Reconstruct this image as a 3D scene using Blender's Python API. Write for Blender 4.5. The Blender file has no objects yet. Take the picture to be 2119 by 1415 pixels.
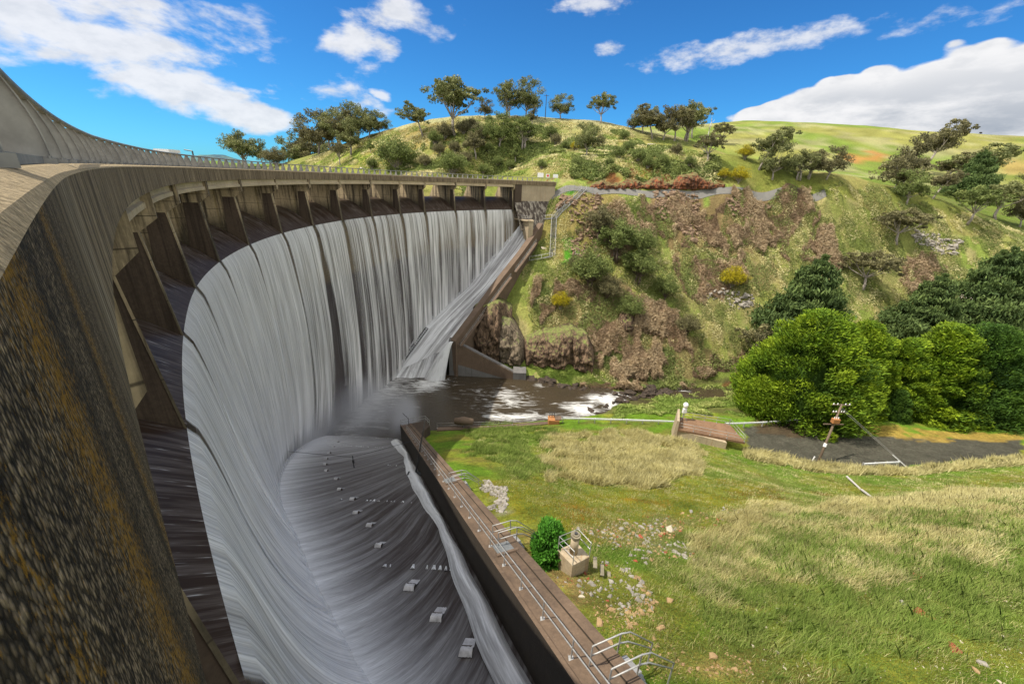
import bpy, math, random
import numpy as np
from mathutils import Matrix, Vector
random.seed(7); rng = np.random.default_rng(7)
S = bpy.context.scene
COL = S.collection
# ------------------------------------------------------------------ camera model
FPX, HY, ROLL = 824.0, 373.0, 2.4
TH = math.atan((707.5-HY)/FPX); RR = math.radians(ROLL)
def ray(x, y):
    a = (np.asarray(x, float)-1059.5)/FPX; b = -(np.asarray(y, float)-707.5)/FPX
    X = np.cos(RR)*a-np.sin(RR)*b; B = np.sin(RR)*a+np.cos(RR)*b
    return np.stack([X, np.cos(TH)+B*np.sin(TH), -np.sin(TH)+B*np.cos(TH)], -1)
def atz(x, y, z):
    d = ray(x, y); return d*(z/d[2])
def atY(x, y, Y):
    d = ray(x, y); return d*(Y/d[1])
def fwd(x, y, F):
    d = ray(x, y); return d*(F/(d[1]*math.cos(TH)-d[2]*math.sin(TH)))
def onpl(x, y, n, d0):
    d = ray(x, y); return d*(d0/float(np.dot(d, n)))
CC = np.array([34.15, 57.13])
def RC(A): return 63.5+.005*np.maximum(0, np.asarray(A, float)-214)**2
def PP(A, dr, z):
    A = np.asarray(A, float); a = np.radians(A); R = RC(A)+dr
    return np.stack([CC[0]+R*np.cos(a), CC[1]+R*np.sin(a), 0*A+z], -1)
def onrad(x, y, A, dr=None):
    a = math.radians(A); n = np.array([-math.sin(a), math.cos(a)]); d = ray(x, y)
    return d*((CC@n)/(d[:2]@n))
# ------------------------------------------------------------------ numpy noise
_L = rng.random((256, 256))
def vnoise(x, y, sc=1.0, off=0.0):
    x = np.asarray(x, float)/sc+off*17.3+1000; y = np.asarray(y, float)/sc+off*31.7+1000
    xi = np.floor(x).astype(int); yi = np.floor(y).astype(int); fx = x-xi; fy = y-yi
    fx = fx*fx*(3-2*fx); fy = fy*fy*(3-2*fy)
    g = lambda i, j: _L[(xi+i) & 255, (yi+j) & 255]
    return (g(0,0)*(1-fx)+g(1,0)*fx)*(1-fy)+(g(0,1)*(1-fx)+g(1,1)*fx)*fy
def fbm(x, y, sc, o=4, off=0.0):
    s = 0; a = 1; t = 0
    for k in range(o): s = s+a*vnoise(x, y, sc/(2**k), off+k); t += a; a *= .5
    return s/t
# ------------------------------------------------------------------ object helpers
def tag(o, label=None, cat=None, group=None, kind=None):
    if label: o['label'] = label
    if cat: o['category'] = cat
    if group: o['group'] = group
    if kind: o['kind'] = kind
    return o
def empty(name, loc=(0, 0, 0), rz=0):
    o = bpy.data.objects.new(name, None); COL.objects.link(o); o.location = tuple(float(v) for v in loc); o.rotation_euler.z = rz
    return o
def mobj(name, V, F, mat=None, parent=None, smooth=False, local=False, uv=None, attr=None):
    """V world coords unless local"""
    V = np.asarray(V, float)
    if parent is not None and not local:
        V = V-np.array(parent.location)
    me = bpy.data.meshes.new(name)
    if isinstance(F, np.ndarray):
        n, k = F.shape
        me.vertices.add(len(V)); me.vertices.foreach_set('co', V.astype(np.float32).ravel())
        me.loops.add(n*k); me.loops.foreach_set('vertex_index', F.astype(np.int32).ravel())
        me.polygons.add(n); me.polygons.foreach_set('loop_start', np.arange(0, n*k, k, dtype=np.int32))
        me.update(calc_edges=True); me.validate()
    else:
        me.from_pydata(V.tolist(), [], F); me.update()
    if uv is not None:
        ul = me.uv_layers.new(name='UVMap'); idx = np.zeros(len(me.loops), np.int32); me.loops.foreach_get('vertex_index', idx)
        ul.data.foreach_set('uv', np.asarray(uv, np.float32)[idx].ravel())
    if attr:
        for k, v in attr.items():
            v = np.asarray(v, np.float32)
            if v.ndim == 1:
                at = me.attributes.new(k, 'FLOAT', 'POINT'); at.data.foreach_set('value', v)
            else:
                at = me.attributes.new(k, 'FLOAT_COLOR', 'POINT')
                at.data.foreach_set('color', np.c_[v, np.ones(len(v))].astype(np.float32).ravel())
    if smooth: me.polygons.foreach_set('use_smooth', np.ones(len(me.polygons), bool))
    if mat: me.materials.append(mat)
    o = bpy.data.objects.new(name, me); COL.objects.link(o)
    if parent: o.parent = parent
    return o
class MB:
    def __init__(s): s.v = []; s.f = []
    def add(s, V, F):
        n = len(s.v); s.v += [tuple(map(float, p)) for p in V]; s.f += [tuple(i+n for i in f) for f in F]; return s
    def hexa(s, b, t):     # bottom ring, top ring (4 pts each)
        return s.add(list(b)+list(t), [(3,2,1,0),(4,5,6,7),(0,1,5,4),(1,2,6,5),(2,3,7,6),(3,0,4,7)])
    def box(s, c, size, rz=0, R=None):
        hx, hy, hz = [k/2 for k in size]
        M = R if R is not None else Matrix.Rotation(rz, 3, 'Z')
        P = [Vector(c)+M@Vector((x, y, z)) for z in (-hz, hz) for x, y in ((-hx,-hy),(hx,-hy),(hx,hy),(-hx,hy))]
        return s.hexa(P[:4], P[4:])
    def bar(s, a, b, w, h, up=(0, 0, 1)):
        a = Vector(a); b = Vector(b); d = (b-a).normalized(); u = Vector(up)
        x = d.cross(u)
        if x.length < 1e-4: x = Vector((1, 0, 0))
        x.normalize(); y = x.cross(d).normalized()
        r = lambda p: [p-x*w/2-y*h/2, p+x*w/2-y*h/2, p+x*w/2+y*h/2, p-x*w/2+y*h/2]
        return s.hexa(r(a), r(b))
    def tube(s, pts, rad, n=8, cap=True):
        pts = [Vector(p) for p in pts]; m = len(pts)
        rad = rad if hasattr(rad, '__len__') else [rad]*m
        rings = []; x = None
        for i, p in enumerate(pts):
            d = (pts[min(i+1, m-1)]-pts[max(i-1, 0)]).normalized()
            if x is None: x = d.orthogonal().normalized()
            x = (x-d*x.dot(d)); x = x.normalized() if x.length > 1e-6 else d.orthogonal().normalized()
            y = d.cross(x)
            rings.append([p+(x*math.cos(2*math.pi*k/n)+y*math.sin(2*math.pi*k/n))*rad[i] for k in range(n)])
        V = [q for r in rings for q in r]; F = []
        for i in range(m-1):
            for k in range(n): F.append((i*n+k, i*n+(k+1) % n, (i+1)*n+(k+1) % n, (i+1)*n+k))
        if cap: F.append(tuple(range(n-1, -1, -1))); F.append(tuple((m-1)*n+k for k in range(n)))
        return s.add(V, F)
    def prism(s, poly, off):
        off = Vector(off); n = len(poly); P = [Vector(p) for p in poly]
        V = P+[p+off for p in P]
        F = [tuple(range(n-1, -1, -1)), tuple(range(n, 2*n))]+[(i, (i+1) % n, n+(i+1) % n, n+i) for i in range(n)]
        return s.add(V, F)
    def build(s, name, mat, parent=None, smooth=False, local=False, bevel=0):
        o = mobj(name, s.v, s.f, mat, parent, smooth, local)
        if bevel:
            m = o.modifiers.new('Bevel', 'BEVEL'); m.width = bevel; m.segments = 2; m.limit_method = 'ANGLE'
        return o
def grid(fn, U, V):
    """fn(u,v arrays)->xyz ; returns V,F"""
    uu, vv = np.meshgrid(U, V, indexing='ij'); P = fn(uu, vv).reshape(-1, 3); n, m = len(U), len(V)
    i, j = np.meshgrid(np.arange(n-1), np.arange(m-1), indexing='ij'); i = i.ravel(); j = j.ravel()
    F = np.stack([i*m+j, (i+1)*m+j, (i+1)*m+j+1, i*m+j+1], 1)
    return P, F, uu.ravel(), vv.ravel()
# ------------------------------------------------------------------ materials
class NT:
    def __init__(s, name, rough=.8, spec=.3):
        s.m = bpy.data.materials.new(name); s.m.use_nodes = True; s.t = s.m.node_tree; s.t.nodes.clear()
        s.out = s.n('ShaderNodeOutputMaterial'); s.b = s.n('ShaderNodeBsdfPrincipled')
        s.b.inputs['Roughness'].default_value = rough; s.b.inputs['Specular IOR Level'].default_value = spec
        s.l(s.b.outputs[0], s.out.inputs[0])
    def n(s, ty, **k):
        o = s.t.nodes.new(ty)
        for a, b in k.items(): setattr(o, a, b)
        return o
    def l(s, a, b): s.t.links.new(a, b); return b
    def val(s, sock, v):
        if hasattr(v, 'is_output') or isinstance(v, bpy.types.NodeSocket): s.l(v, sock)
        else: sock.default_value = v
    def coord(s, which='Object', scale=(1, 1, 1), rot=(0, 0, 0)):
        tc = s.n('ShaderNodeTexCoord'); mp = s.n('ShaderNodeMapping')
        mp.inputs['Scale'].default_value = scale; mp.inputs['Rotation'].default_value = rot
        s.l(tc.outputs[which], mp.inputs[0]); return mp.outputs[0]
    def noise(s, vec, scale=5, detail=4, rough=.55, dist=0, color=False):
        n = s.n('ShaderNodeTexNoise'); n.inputs['Scale'].default_value = scale; n.inputs['Detail'].default_value = detail
        n.inputs['Roughness'].default_value = rough; n.inputs['Distortion'].default_value = dist
        if vec is not None: s.l(vec, n.inputs['Vector'])
        return n.outputs['Color' if color else 'Fac']
    def vor(s, vec, scale=5, feature='F1', out='Distance'):
        n = s.n('ShaderNodeTexVoronoi', feature=feature); n.inputs['Scale'].default_value = scale
        if vec is not None: s.l(vec, n.inputs['Vector'])
        return n.outputs[out]
    def ramp(s, fac, stops, interp='LINEAR'):
        r = s.n('ShaderNodeValToRGB'); e = r.color_ramp; e.interpolation = interp
        while len(e.elements) < len(stops): e.elements.new(.5)
        for el, (p, c) in zip(e.elements, stops):
            el.position = p; el.color = (c, c, c, 1) if not hasattr(c, '__len__') else (*c, 1)
        s.l(fac, r.inputs[0]); return r.outputs[0]
    def mix(s, fac, a, b, mode='MIX'):
        m = s.n('ShaderNodeMix', data_type='RGBA', blend_type=mode)
        s.val(m.inputs['Factor'], fac)
        for k, v in ((6, a), (7, b)):
            if isinstance(v, tuple): m.inputs[k].default_value = (*v, 1)
            else: s.l(v, m.inputs[k])
        return m.outputs[2]
    def math(s, op, a, b=0.0, clamp=False):
        m = s.n('ShaderNodeMath', operation=op, use_clamp=clamp); s.val(m.inputs[0], a); s.val(m.inputs[1], b); return m.outputs[0]
    def attr(s, name, out='Color'):
        a = s.n('ShaderNodeAttribute'); a.attribute_name = name; return a.outputs[out]
    def bump(s, h, strength=.5, dist=.1):
        b = s.n('ShaderNodeBump'); b.inputs['Strength'].default_value = strength; b.inputs['Distance'].default_value = dist
        s.l(h, b.inputs['Height']); s.l(b.outputs[0], s.b.inputs['Normal']); return b.outputs[0]
    def color(s, c): s.val(s.b.inputs['Base Color'], c if not isinstance(c, tuple) else (*c, 1)); return s
def simple(name, col, rough=.7, metal=0, var=.25, sc=3, bump=0):
    k = NT(name, rough); k.b.inputs['Metallic'].default_value = metal
    v = k.coord('Object'); n = k.noise(v, sc, 5, .65)
    f = k.ramp(n, [(.25, 1-var), (.75, 1+var)])
    k.color(k.mix(1.0, col, f, 'MULTIPLY'))
    if bump: k.bump(k.noise(v, sc*6, 5, .7), bump, .02)
    return k.m
M = {}
M['steel'] = simple('galvanised_steel', (.36, .355, .34), .5, .35, .3, 4)
M['railsteel'] = simple('weathered_rail_steel', (.21, .205, .19), .55, .3, .35, 3)
M['white_steel'] = simple('white_painted_steel', (.68, .69, .68), .45, .1, .12, 4)
M['dark_steel'] = simple('dark_steel', (.07, .07, .07), .5, .4, .3, 4)
M['rust'] = simple('rusty_steel', (.36, .16, .06), .8, .1, .35, 5)
M['timber'] = simple('weathered_timber', (.16, .115, .08), .85, 0, .35, 6, .4)
M['deadwood'] = simple('bleached_dead_wood', (.50, .47, .43), .85, 0, .25, 5, .3)
M['bark'] = simple('gum_bark', (.30, .26, .22), .9, 0, .45, 2.5, .4)
M['darkbark'] = simple('dark_bark', (.10, .075, .055), .9, 0, .35, 3, .4)
M['sign'] = simple('sign_white', (.75, .75, .73), .5, 0, .05, 2)
M['signred'] = simple('sign_red', (.6, .05, .04), .5, 0, .05, 2)
M['cow'] = simple('black_hide', (.015, .013, .012), .7, 0, .2, 2)
# concrete generic: stained
def concrete(name, base, dark, streak=1.0, stain=.5, board=0, warm=None):
    k = NT(name, .85, .25)
    v = k.coord('Object'); vs = k.coord('Object', (1.6, 1.6, .06))
    n1 = k.noise(v, .35, 5, .6); st = k.noise(vs, 1.6, 6, .7); fn = k.noise(v, 7, 6, .7)
    c = k.mix(k.ramp(n1, [(.35, 0), (.7, 1)]), base, tuple(b*.72 for b in base))
    c = k.mix(k.ramp(st, [(.62-.2*stain, 0), (.80-.1*stain, streak)]), c, dark)
    if warm: c = k.mix(k.ramp(k.noise(vs, 3.1, 4, .6, .3), [(.55, 0), (.75, .7)]), c, warm)
    c = k.mix(.55, c, k.ramp(fn, [(.3, .55), (.7, 1.35)]), 'MULTIPLY')
    k.color(c); k.bump(fn, .35, .03)
    return k.m
M['conc'] = concrete('weathered_concrete', (.34, .28, .20), (.035, .028, .02))
M['conc_far'] = concrete('tan_concrete', (.42, .34, .23), (.10, .075, .05), .7, .3, warm=(.30, .17, .07))
M['beam'] = concrete('tan_beam_concrete', (.50, .40, .26), (.16, .11, .06), .5, .2, warm=(.36, .2, .08))
M['conc_wet_and_shade'] = concrete('wet_concrete_and_painted_shade', (.085, .06, .042), (.018, .012, .008), 1, .8)  # wet surfaces, and the painted shade on the pier noses
M['conc_grey'] = concrete('grey_concrete', (.17, .163, .155), (.06, .055, .05), .8, .5)
M['cap'] = concrete('brown_walkway_concrete', (.155, .108, .075), (.05, .034, .024), .6, .4)
def fascia():
    k = NT('fascia_concrete', .9, .15)
    v = k.coord('Object'); uv = k.coord('UV'); us = k.coord('UV', (1, .05, 1)); pv = k.coord('UV', (1.7, 1, 1))
    sx = k.n('ShaderNodeSeparateXYZ'); k.l(uv, sx.inputs[0])
    s1 = k.noise(us, 1.3, 4, .7); s2 = k.noise(us, 6, 3, .65); s3 = k.noise(us, 16, 2, .6)
    c = k.mix(k.ramp(s1, [(.35, 0), (.65, 1)]), (.31, .235, .145), (.15, .11, .065))
    c = k.mix(k.ramp(s2, [(.44, 0), (.60, .85)]), c, (.05, .036, .024)); c = k.mix(k.ramp(s3, [(.55, 0), (.68, .5)]), c, (.38, .31, .21))
    c = k.mix(.6, c, k.ramp(k.noise(v, 9, 6, .75), [(.35, .6), (.65, 1.35)]), 'MULTIPLY')
    jo = k.math('PINGPONG', sx.outputs[0], .55); c = k.mix(k.ramp(jo, [(.006, .75), (.02, 0)]), c, (.03, .025, .02))
    # close to the lens: bare aggregate, each pebble seen, with a lichen stripe
    vo = k.vor(pv, 120, 'F1'); ce = k.n('ShaderNodeRGBToBW'); k.l(k.vor(pv, 120, 'F1', 'Color'), ce.inputs[0]); vo2 = k.vor(pv, 300, 'F1'); g = k.noise(pv, 80, 6, .7); gb = k.noise(pv, 14, 4, .65)
    n = k.mix(k.ramp(gb, [(.35, 0), (.65, 1)]), (.27, .20, .12), (.11, .08, .05))
    n = k.mix(1, n, k.ramp(ce.outputs[0], [(.2, .45), (.8, 1.7)]), 'MULTIPLY'); n = k.mix(.9, n, k.ramp(vo, [(.15, 1.25), (.45, .7), (.62, .08)]), 'MULTIPLY'); n = k.mix(.4, n, k.ramp(vo2, [(.2, 1.2), (.6, .4)]), 'MULTIPLY')
    def band(c_, w_): return k.math('SUBTRACT', 1, k.math('MULTIPLY', k.math('ABSOLUTE', k.math('SUBTRACT', sx.outputs[0], c_)), 1/w_), True)
    lb = k.math('MAXIMUM', k.math('MAXIMUM', band(8.17, .22), k.math('MULTIPLY', band(8.8, .25), .8)), k.math('MULTIPLY', band(7.86, .05), .7))
    lm = k.math('ADD', k.math('MULTIPLY', lb, .42), k.math('MULTIPLY', k.math('SUBTRACT', k.noise(pv, 60, 6, .8), .5), 2.6)); lm = k.ramp(lm, [(.26, 0), (.50, .85)])
    n = k.mix(lm, n, k.mix(g, (.44, .21, .012), (.17, .10, .012)))
    # bands of black algae and pale lime run down it too
    n = k.mix(k.math('MULTIPLY', k.ramp(k.noise(us, 3.2, 3, .6), [(.50, 0), (.62, .75)]), k.math('SUBTRACT', 1, lm)), n, (.02, .016, .012))
    mr = k.n('ShaderNodeMapRange'); k.l(sx.outputs[0], mr.inputs[0]); mr.inputs[1].default_value = 8.8; mr.inputs[2].default_value = 10.5
    pale = k.math('MULTIPLY', band(10.6, .9), k.ramp(s2, [(.42, .8), (.55, 0)])); c = k.mix(k.math('MULTIPLY', pale, .6), c, (.42, .36, .27))
    ge = k.n('ShaderNodeNewGeometry'); gs = k.n('ShaderNodeSeparateXYZ'); k.l(ge.outputs['Normal'], gs.inputs[0]); tp = k.mix(k.ramp(gb, [(.35, 0), (.65, 1)]), (.34, .27, .165), (.20, .155, .09)); tp = k.mix(.8, tp, k.ramp(k.noise(k.coord('Object'), 75, 6, .85), [(.38, .3), (.62, 1.6)]), 'MULTIPLY'); base = k.mix(mr.outputs[0], n, c); base = k.mix(k.ramp(gs.outputs[2], [(.25, 0), (.5, 1)]), base, tp); k.color(base)
    h = k.math('ADD', k.math('MULTIPLY', k.math('SUBTRACT', 1, vo), .8), k.math('MULTIPLY', g, .8)); k.bump(h, .9, .006)
    return k.m
M['fascia'] = fascia()
# ------------------------------------------------------------------ camera, light, world
cam = bpy.data.cameras.new('camera'); co = bpy.data.objects.new('camera', cam); COL.objects.link(co)
cam.sensor_width = 36; cam.lens = FPX/2119*36; cam.clip_start = .01; cam.clip_end = 20000
Rw = np.array([math.cos(RR), math.sin(RR)*math.sin(TH), math.sin(RR)*math.cos(TH)])
Uw = np.array([-math.sin(RR), math.cos(RR)*math.sin(TH), math.cos(RR)*math.cos(TH)])
Bw = -np.array([0, math.cos(TH), -math.sin(TH)])
mm = Matrix.Identity(4)
for i in range(3): mm[i][0], mm[i][1], mm[i][2] = Rw[i], Uw[i], Bw[i]
co.matrix_world = mm; S.camera = co
SUN_EL = math.radians(58); tr = Vector((1, .12, 0)).normalized()*math.cos(SUN_EL); tr.z = -math.sin(SUN_EL)
sl = bpy.data.lights.new('sun', 'SUN'); sl.energy = 3.3; sl.angle = math.radians(.5); sl.color = (1, .93, .82)
so = bpy.data.objects.new('sun', sl); COL.objects.link(so); so.rotation_euler = tr.to_track_quat('-Z', 'Y').to_euler()
W = bpy.data.worlds.new('World'); S.world = W; W.use_nodes = True
def world():
    t = W.node_tree; t.nodes.clear(); N = t.nodes.new; L = t.links.new
    out = N('ShaderNodeOutputWorld'); bg = N('ShaderNodeBackground'); L(bg.outputs[0], out.inputs[0]); bg.inputs[1].default_value = .15
    sky = N('ShaderNodeTexSky'); sky.sky_type = 'NISHITA'; sky.sun_disc = False; sky.sun_elevation = SUN_EL
    sky.sun_rotation = math.atan2(-tr.x, -tr.y); sky.altitude = 700; sky.air_density = 1.0; sky.dust_density = .4; sky.ozone_density = 2.5
    tc = N('ShaderNodeTexCoord')
    def mth(op, a, b=0.0, c=False):
        m = N('ShaderNodeMath'); m.operation = op; m.use_clamp = c
        for i, v in enumerate((a, b)):
            if isinstance(v, (int, float)): m.inputs[i].default_value = v
            else: L(v, m.inputs[i])
        return m.outputs[0]
    def noise(vec, sc, det, ro, dist=0):
        n = N('ShaderNodeTexNoise'); n.inputs['Scale'].default_value = sc; n.inputs['Detail'].default_value = det; n.inputs['Roughness'].default_value = ro
        n.inputs['Distortion'].default_value = dist; L(vec, n.inputs['Vector']); return n.outputs['Fac']
    def mapn(vec, scale, loc=(0, 0, 0)):
        m = N('ShaderNodeMapping'); m.inputs['Scale'].default_value = scale; m.inputs['Location'].default_value = loc; L(vec, m.inputs[0]); return m.outputs[0]
    d = tc.outputs['Generated']
    nv = mapn(d, (1, 1, 2.2))
    n1 = noise(nv, 5.5, 8, .58, .15); n2 = noise(nv, 19, 6, .6)
    # cloud banks: soft lobes around directions in the sky
    def lobe(px, py, rx, ry, w=1.0, tilt=0):
        dd = ray(px, py); dd = dd/np.linalg.norm(dd)
        ex = np.cross(dd, [0, 0, 1]); ex /= np.linalg.norm(ex); ez = np.cross(ex, dd)
        c, s_ = math.cos(tilt), math.sin(tilt); e1 = ex*c+ez*s_; e2 = -ex*s_+ez*c
        def dot(e):
            v = N('ShaderNodeVectorMath'); v.operation = 'DOT_PRODUCT'; L(d, v.inputs[0]); v.inputs[1].default_value = tuple(e); return v.outputs['Value']
        a = mth('MULTIPLY', dot(e1), 1/rx); b = mth('MULTIPLY', dot(e2), 1/ry)
        r2 = mth('ADD', mth('MULTIPLY', a, a), mth('MULTIPLY', b, b))
        f = mth('SUBTRACT', 1.0, mth('SQRT', r2), True)
        front = mth('GREATER_THAN', dot(dd), .2)
        return mth('MULTIPLY', mth('MULTIPLY', mth('POWER', f, .7), w), front)
    def comb(ls):
        s_ = ls[0]
        for q in ls[1:]: s_ = mth('MAXIMUM', s_, q)
        return s_
    A_ = comb([lobe(*q) for q in [(400, 90, .34, .12, 1.0, -.12), (480, 210, .16, .05, .9, -.25), (250, 160, .20, .055, .85, 0), (60, 20, .20, .05, .9, -.3),
                                 (640, 90, .20, .07, .8, .05), (560, 245, .10, .03, .7, -.2), (820, 15, .12, .05, .7, -.2), (60, 110, .10, .05, .55, -.5), (300, 0, .4, .05, .6, 0)]])
    B_ = comb([lobe(*q) for q in [(790, 198, .03, .012, .75, -.2), (1540, 100, .25, .030, .75, .09), (1690, 72, .12, .020, .7, .1), (1265, 102, .04, .020, .75, 0), (1220, 8, .10, .022, .8, 0), (1920, 42, .10, .02, .45, .1), (940, 30, .05, .02, .4, -.3), (2060, 20, .12, .02, .3, .1)]])
    C_ = comb([lobe(*q) for q in [(2000, 240, .31, .112, 1.6, .05), (1700, 242, .20, .070, 1.5, .15), (2170, 210, .27, .105, 1.6, .1), (1850, 215, .16, .06, 1.2, .1), (1580, 240, .09, .03, 1.2, .1)]])
    fa = mth('ADD', mth('MULTIPLY', A_, .95), mth('MULTIPLY', mth('SUBTRACT', n1, .5), 3.5))
    fb = mth('ADD', mth('MULTIPLY', B_, 1.0), mth('MULTIPLY', mth('SUBTRACT', n2, .5), 1.6))
    n3 = N('ShaderNodeTexVoronoi'); n3.feature = 'SMOOTH_F1'; n3.inputs['Scale'].default_value = 22; n3.inputs['Smoothness'].default_value = .4
    L(nv, n3.inputs['Vector'])
    fc = mth('ADD', mth('MULTIPLY', C_, 1.3), mth('MULTIPLY', mth('SUBTRACT', n1, .5), .9)); fc = mth('SUBTRACT', fc, mth('MULTIPLY', n3.outputs['Distance'], .62))
    def ss(x, lo, hi):
        m = N('ShaderNodeMapRange'); m.interpolation_type = 'SMOOTHSTEP'; m.inputs[1].default_value = lo; m.inputs[2].default_value = hi; L(x, m.inputs[0]); return m.outputs[0]
    ga = mth('MULTIPLY', ss(fa, .33, .85), ss(A_, .0, .12)); gb = mth('MULTIPLY', mth('MULTIPLY', ss(fb, .22, .8), ss(B_, 0, .12)), .8); gc = mth('MULTIPLY', ss(fc, .28, .42), ss(C_, 0, .1))
    fac = mth('MAXIMUM', mth('MAXIMUM', mth('MULTIPLY', ga, .9), gb), gc)
    # unseen bright cloud behind and high above the viewer, added as neutral fill light
    fw_ = N('ShaderNodeVectorMath'); fw_.operation = 'DOT_PRODUCT'; L(d, fw_.inputs[0]); fw_.inputs[1].default_value = (0, .80, -.60)
    back = mth('SUBTRACT', 1.0, ss(fw_.outputs['Value'], -.20, .18)); back = mth('MULTIPLY', back, ss(noise(nv, 2.2, 6, .55), .36, .50))
    fac = mth('MAXIMUM', fac, back)
    # the big cumulus is thick: grey undersides where it is deepest
    thick = mth('MULTIPLY', ss(noise(mapn(d, (1, 1, 3.2), (3, 1, 2)), 5, 6, .6), .42, .66), ss(C_, .45, 1.1))
    sx = N('ShaderNodeSeparateXYZ'); L(d, sx.inputs[0]); low = mth('SUBTRACT', 1.0, ss(sx.outputs[2], .07, .19))
    thick = mth('MULTIPLY', thick, mth('ADD', .35, mth('MULTIPLY', low, .65)))
    cc = N('ShaderNodeMix'); cc.data_type = 'RGBA'; L(mth('MAXIMUM', thick, mth('MULTIPLY', mth('SUBTRACT', 1.0, ss(n2, .3, .65)), .28)), cc.inputs['Factor'])
    cc.inputs[6].default_value = (3.4, 3.4, 3.45, 1); cc.inputs[7].default_value = (1.3, 1.5, 1.8, 1)
    bk = N('ShaderNodeMix'); bk.data_type = 'RGBA'; L(back, bk.inputs['Factor']); L(cc.outputs[2], bk.inputs[6]); bk.inputs[7].default_value = (6.6, 6.5, 6.2, 1)
    # deeper blue, as the polarised picture shows it
    hs = N('ShaderNodeMix'); hs.data_type = 'RGBA'; hs.blend_type = 'MULTIPLY'; hs.inputs['Factor'].default_value = 1
    el_ = N('ShaderNodeValToRGB'); el_.color_ramp.elements[0].color = (.11, .36, .56, 1); el_.color_ramp.elements[1].color = (.10, .30, .50, 1); el_.color_ramp.elements[1].position = .45; sz_ = N('ShaderNodeSeparateXYZ'); L(d, sz_.inputs[0]); L(sz_.outputs[2], el_.inputs[0]); L(el_.outputs[0], hs.inputs[7])
    L(sky.outputs[0], hs.inputs[6])
    mx = N('ShaderNodeMix'); mx.data_type = 'RGBA'; L(fac, mx.inputs['Factor']); L(hs.outputs[2], mx.inputs[6]); L(bk.outputs[2], mx.inputs[7])
    L(mx.outputs[2], bg.inputs[0])
SKYMUL = (.36, .55, .66, 1)
world()
S.view_settings.view_transform = 'Standard'; S.view_settings.look = 'None'; S.view_settings.exposure = .88; S.view_settings.gamma = 1
S.render.engine = 'CYCLES'; S.cycles.max_bounces = 8; S.cycles.transparent_max_bounces = 24; S.cycles.volume_bounces = 1
# ================================================================== TERRAIN
APN = np.array([0, .51, 1.0])
CAP_A = fwd(1182, 1411, 11.5); CAP_B = fwd(828, 880, 65)          # left (inner) edge of the near walkway wall
WD = (CAP_B-CAP_A)[:2]; WD = WD/np.hypot(*WD)                       # plan direction of that wall
WN = np.array([WD[1], -WD[0]])                                      # towards the grass
AP0 = float(np.dot(CAP_A+np.array([0, 0, -2.8]), APN))
def plane_near(px, py, off): return onpl(px, py, APN, AP0+off)
def plane_far(px, py, k=1.018, y0=80., z0=-41.):
    d = ray(px, py); m = d[2]/d[1]; Y = (-z0+k*y0)/(k-m) if True else 0
    return d*(Y/d[1])
ctl = []
def cz(*a):
    for px, py, z in a: ctl.append(atz(px, py, z))
def cY(*a):
    for px, py, Y in a: ctl.append(atY(px, py, Y))
# pool bed and near bank
cz((900, 882, -42), (960, 886, -39.8), (1130, 874, -39.9), (1240, 862, -40.7), (1300, 838, -41.2), (1400, 822, -41.7), (1540, 800, -42.0),
   (1330, 850, -40), (1450, 850, -39.6), (1520, 830, -40.2), (1600, 850, -39.2), (1700, 840, -39.2))
cz((1000, 800, -44), (1000, 840, -44), (1100, 830, -43.5), (1180, 845, -43), (1350, 812, -43.2), (1450, 806, -43.4), (1560, 784, -43.4))
cz((1180, 872, -39.0), (1400, 876, -38.9), (1650, 872, -38.8), (1560, 890, -38.7), (1690, 945, -38.7), (1850, 900, -38.6), (2119, 930, -38.0), (2119, 890, -38.1),
   (1850, 945, -38.5), (1600, 868, -38.6), (1800, 868, -38.6), (2119, 872, -37.8), (1750, 915, -38.6), (2000, 915, -38.3), (1620, 920, -38.8))
cz((1050, 888, -38.6), (1150, 884, -38.3), (1300, 894, -37.9), (1400, 908, -37.5), (1540, 936, -37.3), (1690, 966, -37.1), (1880, 974, -36.8), (2119, 950, -36.0),
   (1690, 975, -36.6), (1880, 985, -36.2))
for p in [(1300, 1000), (1300, 950), (1600, 1000), (1450, 970), (1500, 1050), (1300, 1200), (1300, 1415), (1300, 1100), (1500, 1250), (1450, 1400), (1500, 1150), (1400, 1060),
          (1640, 1030), (1200, 1000), (1150, 950)]:
    ctl.append(plane_near(p[0], p[1], 1.5))
cz((1700, 1040, -31.0), (1900, 1005, -32.5), (2119, 992, -32.5), (1800, 1020, -31.8))
cz((1620, 1105, -22.6), (1700, 1075, -23.4), (1900, 1040, -23.4), (2119, 1018, -23.6), (1700, 1200, -18.3), (1700, 1415, -14.6), (2119, 1200, -17.3), (2119, 1415, -13.8), (1900, 1300, -15.8), (1900, 1120, -19.8), (2119, 1090, -20.5))
ctl += [np.array(q, float) for q in [(30, 5, -14), (20, 0, -13), (8, 0, -12), (45, 10, -16), (60, 5, -15), (90, 20, -20), (130, 30, -25), (160, 60, -33), (10, -15, -3), (60, -20, -2), (120, -10, -8)]]
# strip beside the walkway wall
for t in (0, .12, .25, .4, .55, .7, .85, 1.0):
    p = CAP_A*(1-t)+CAP_B*t
    for o, dz in ((2.2, -1.0-.6*t), (5.5, -.7-.8*t)):
        ctl.append(np.array([p[0]+WN[0]*o, p[1]+WN[1]*o, p[2]+dz]))
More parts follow.
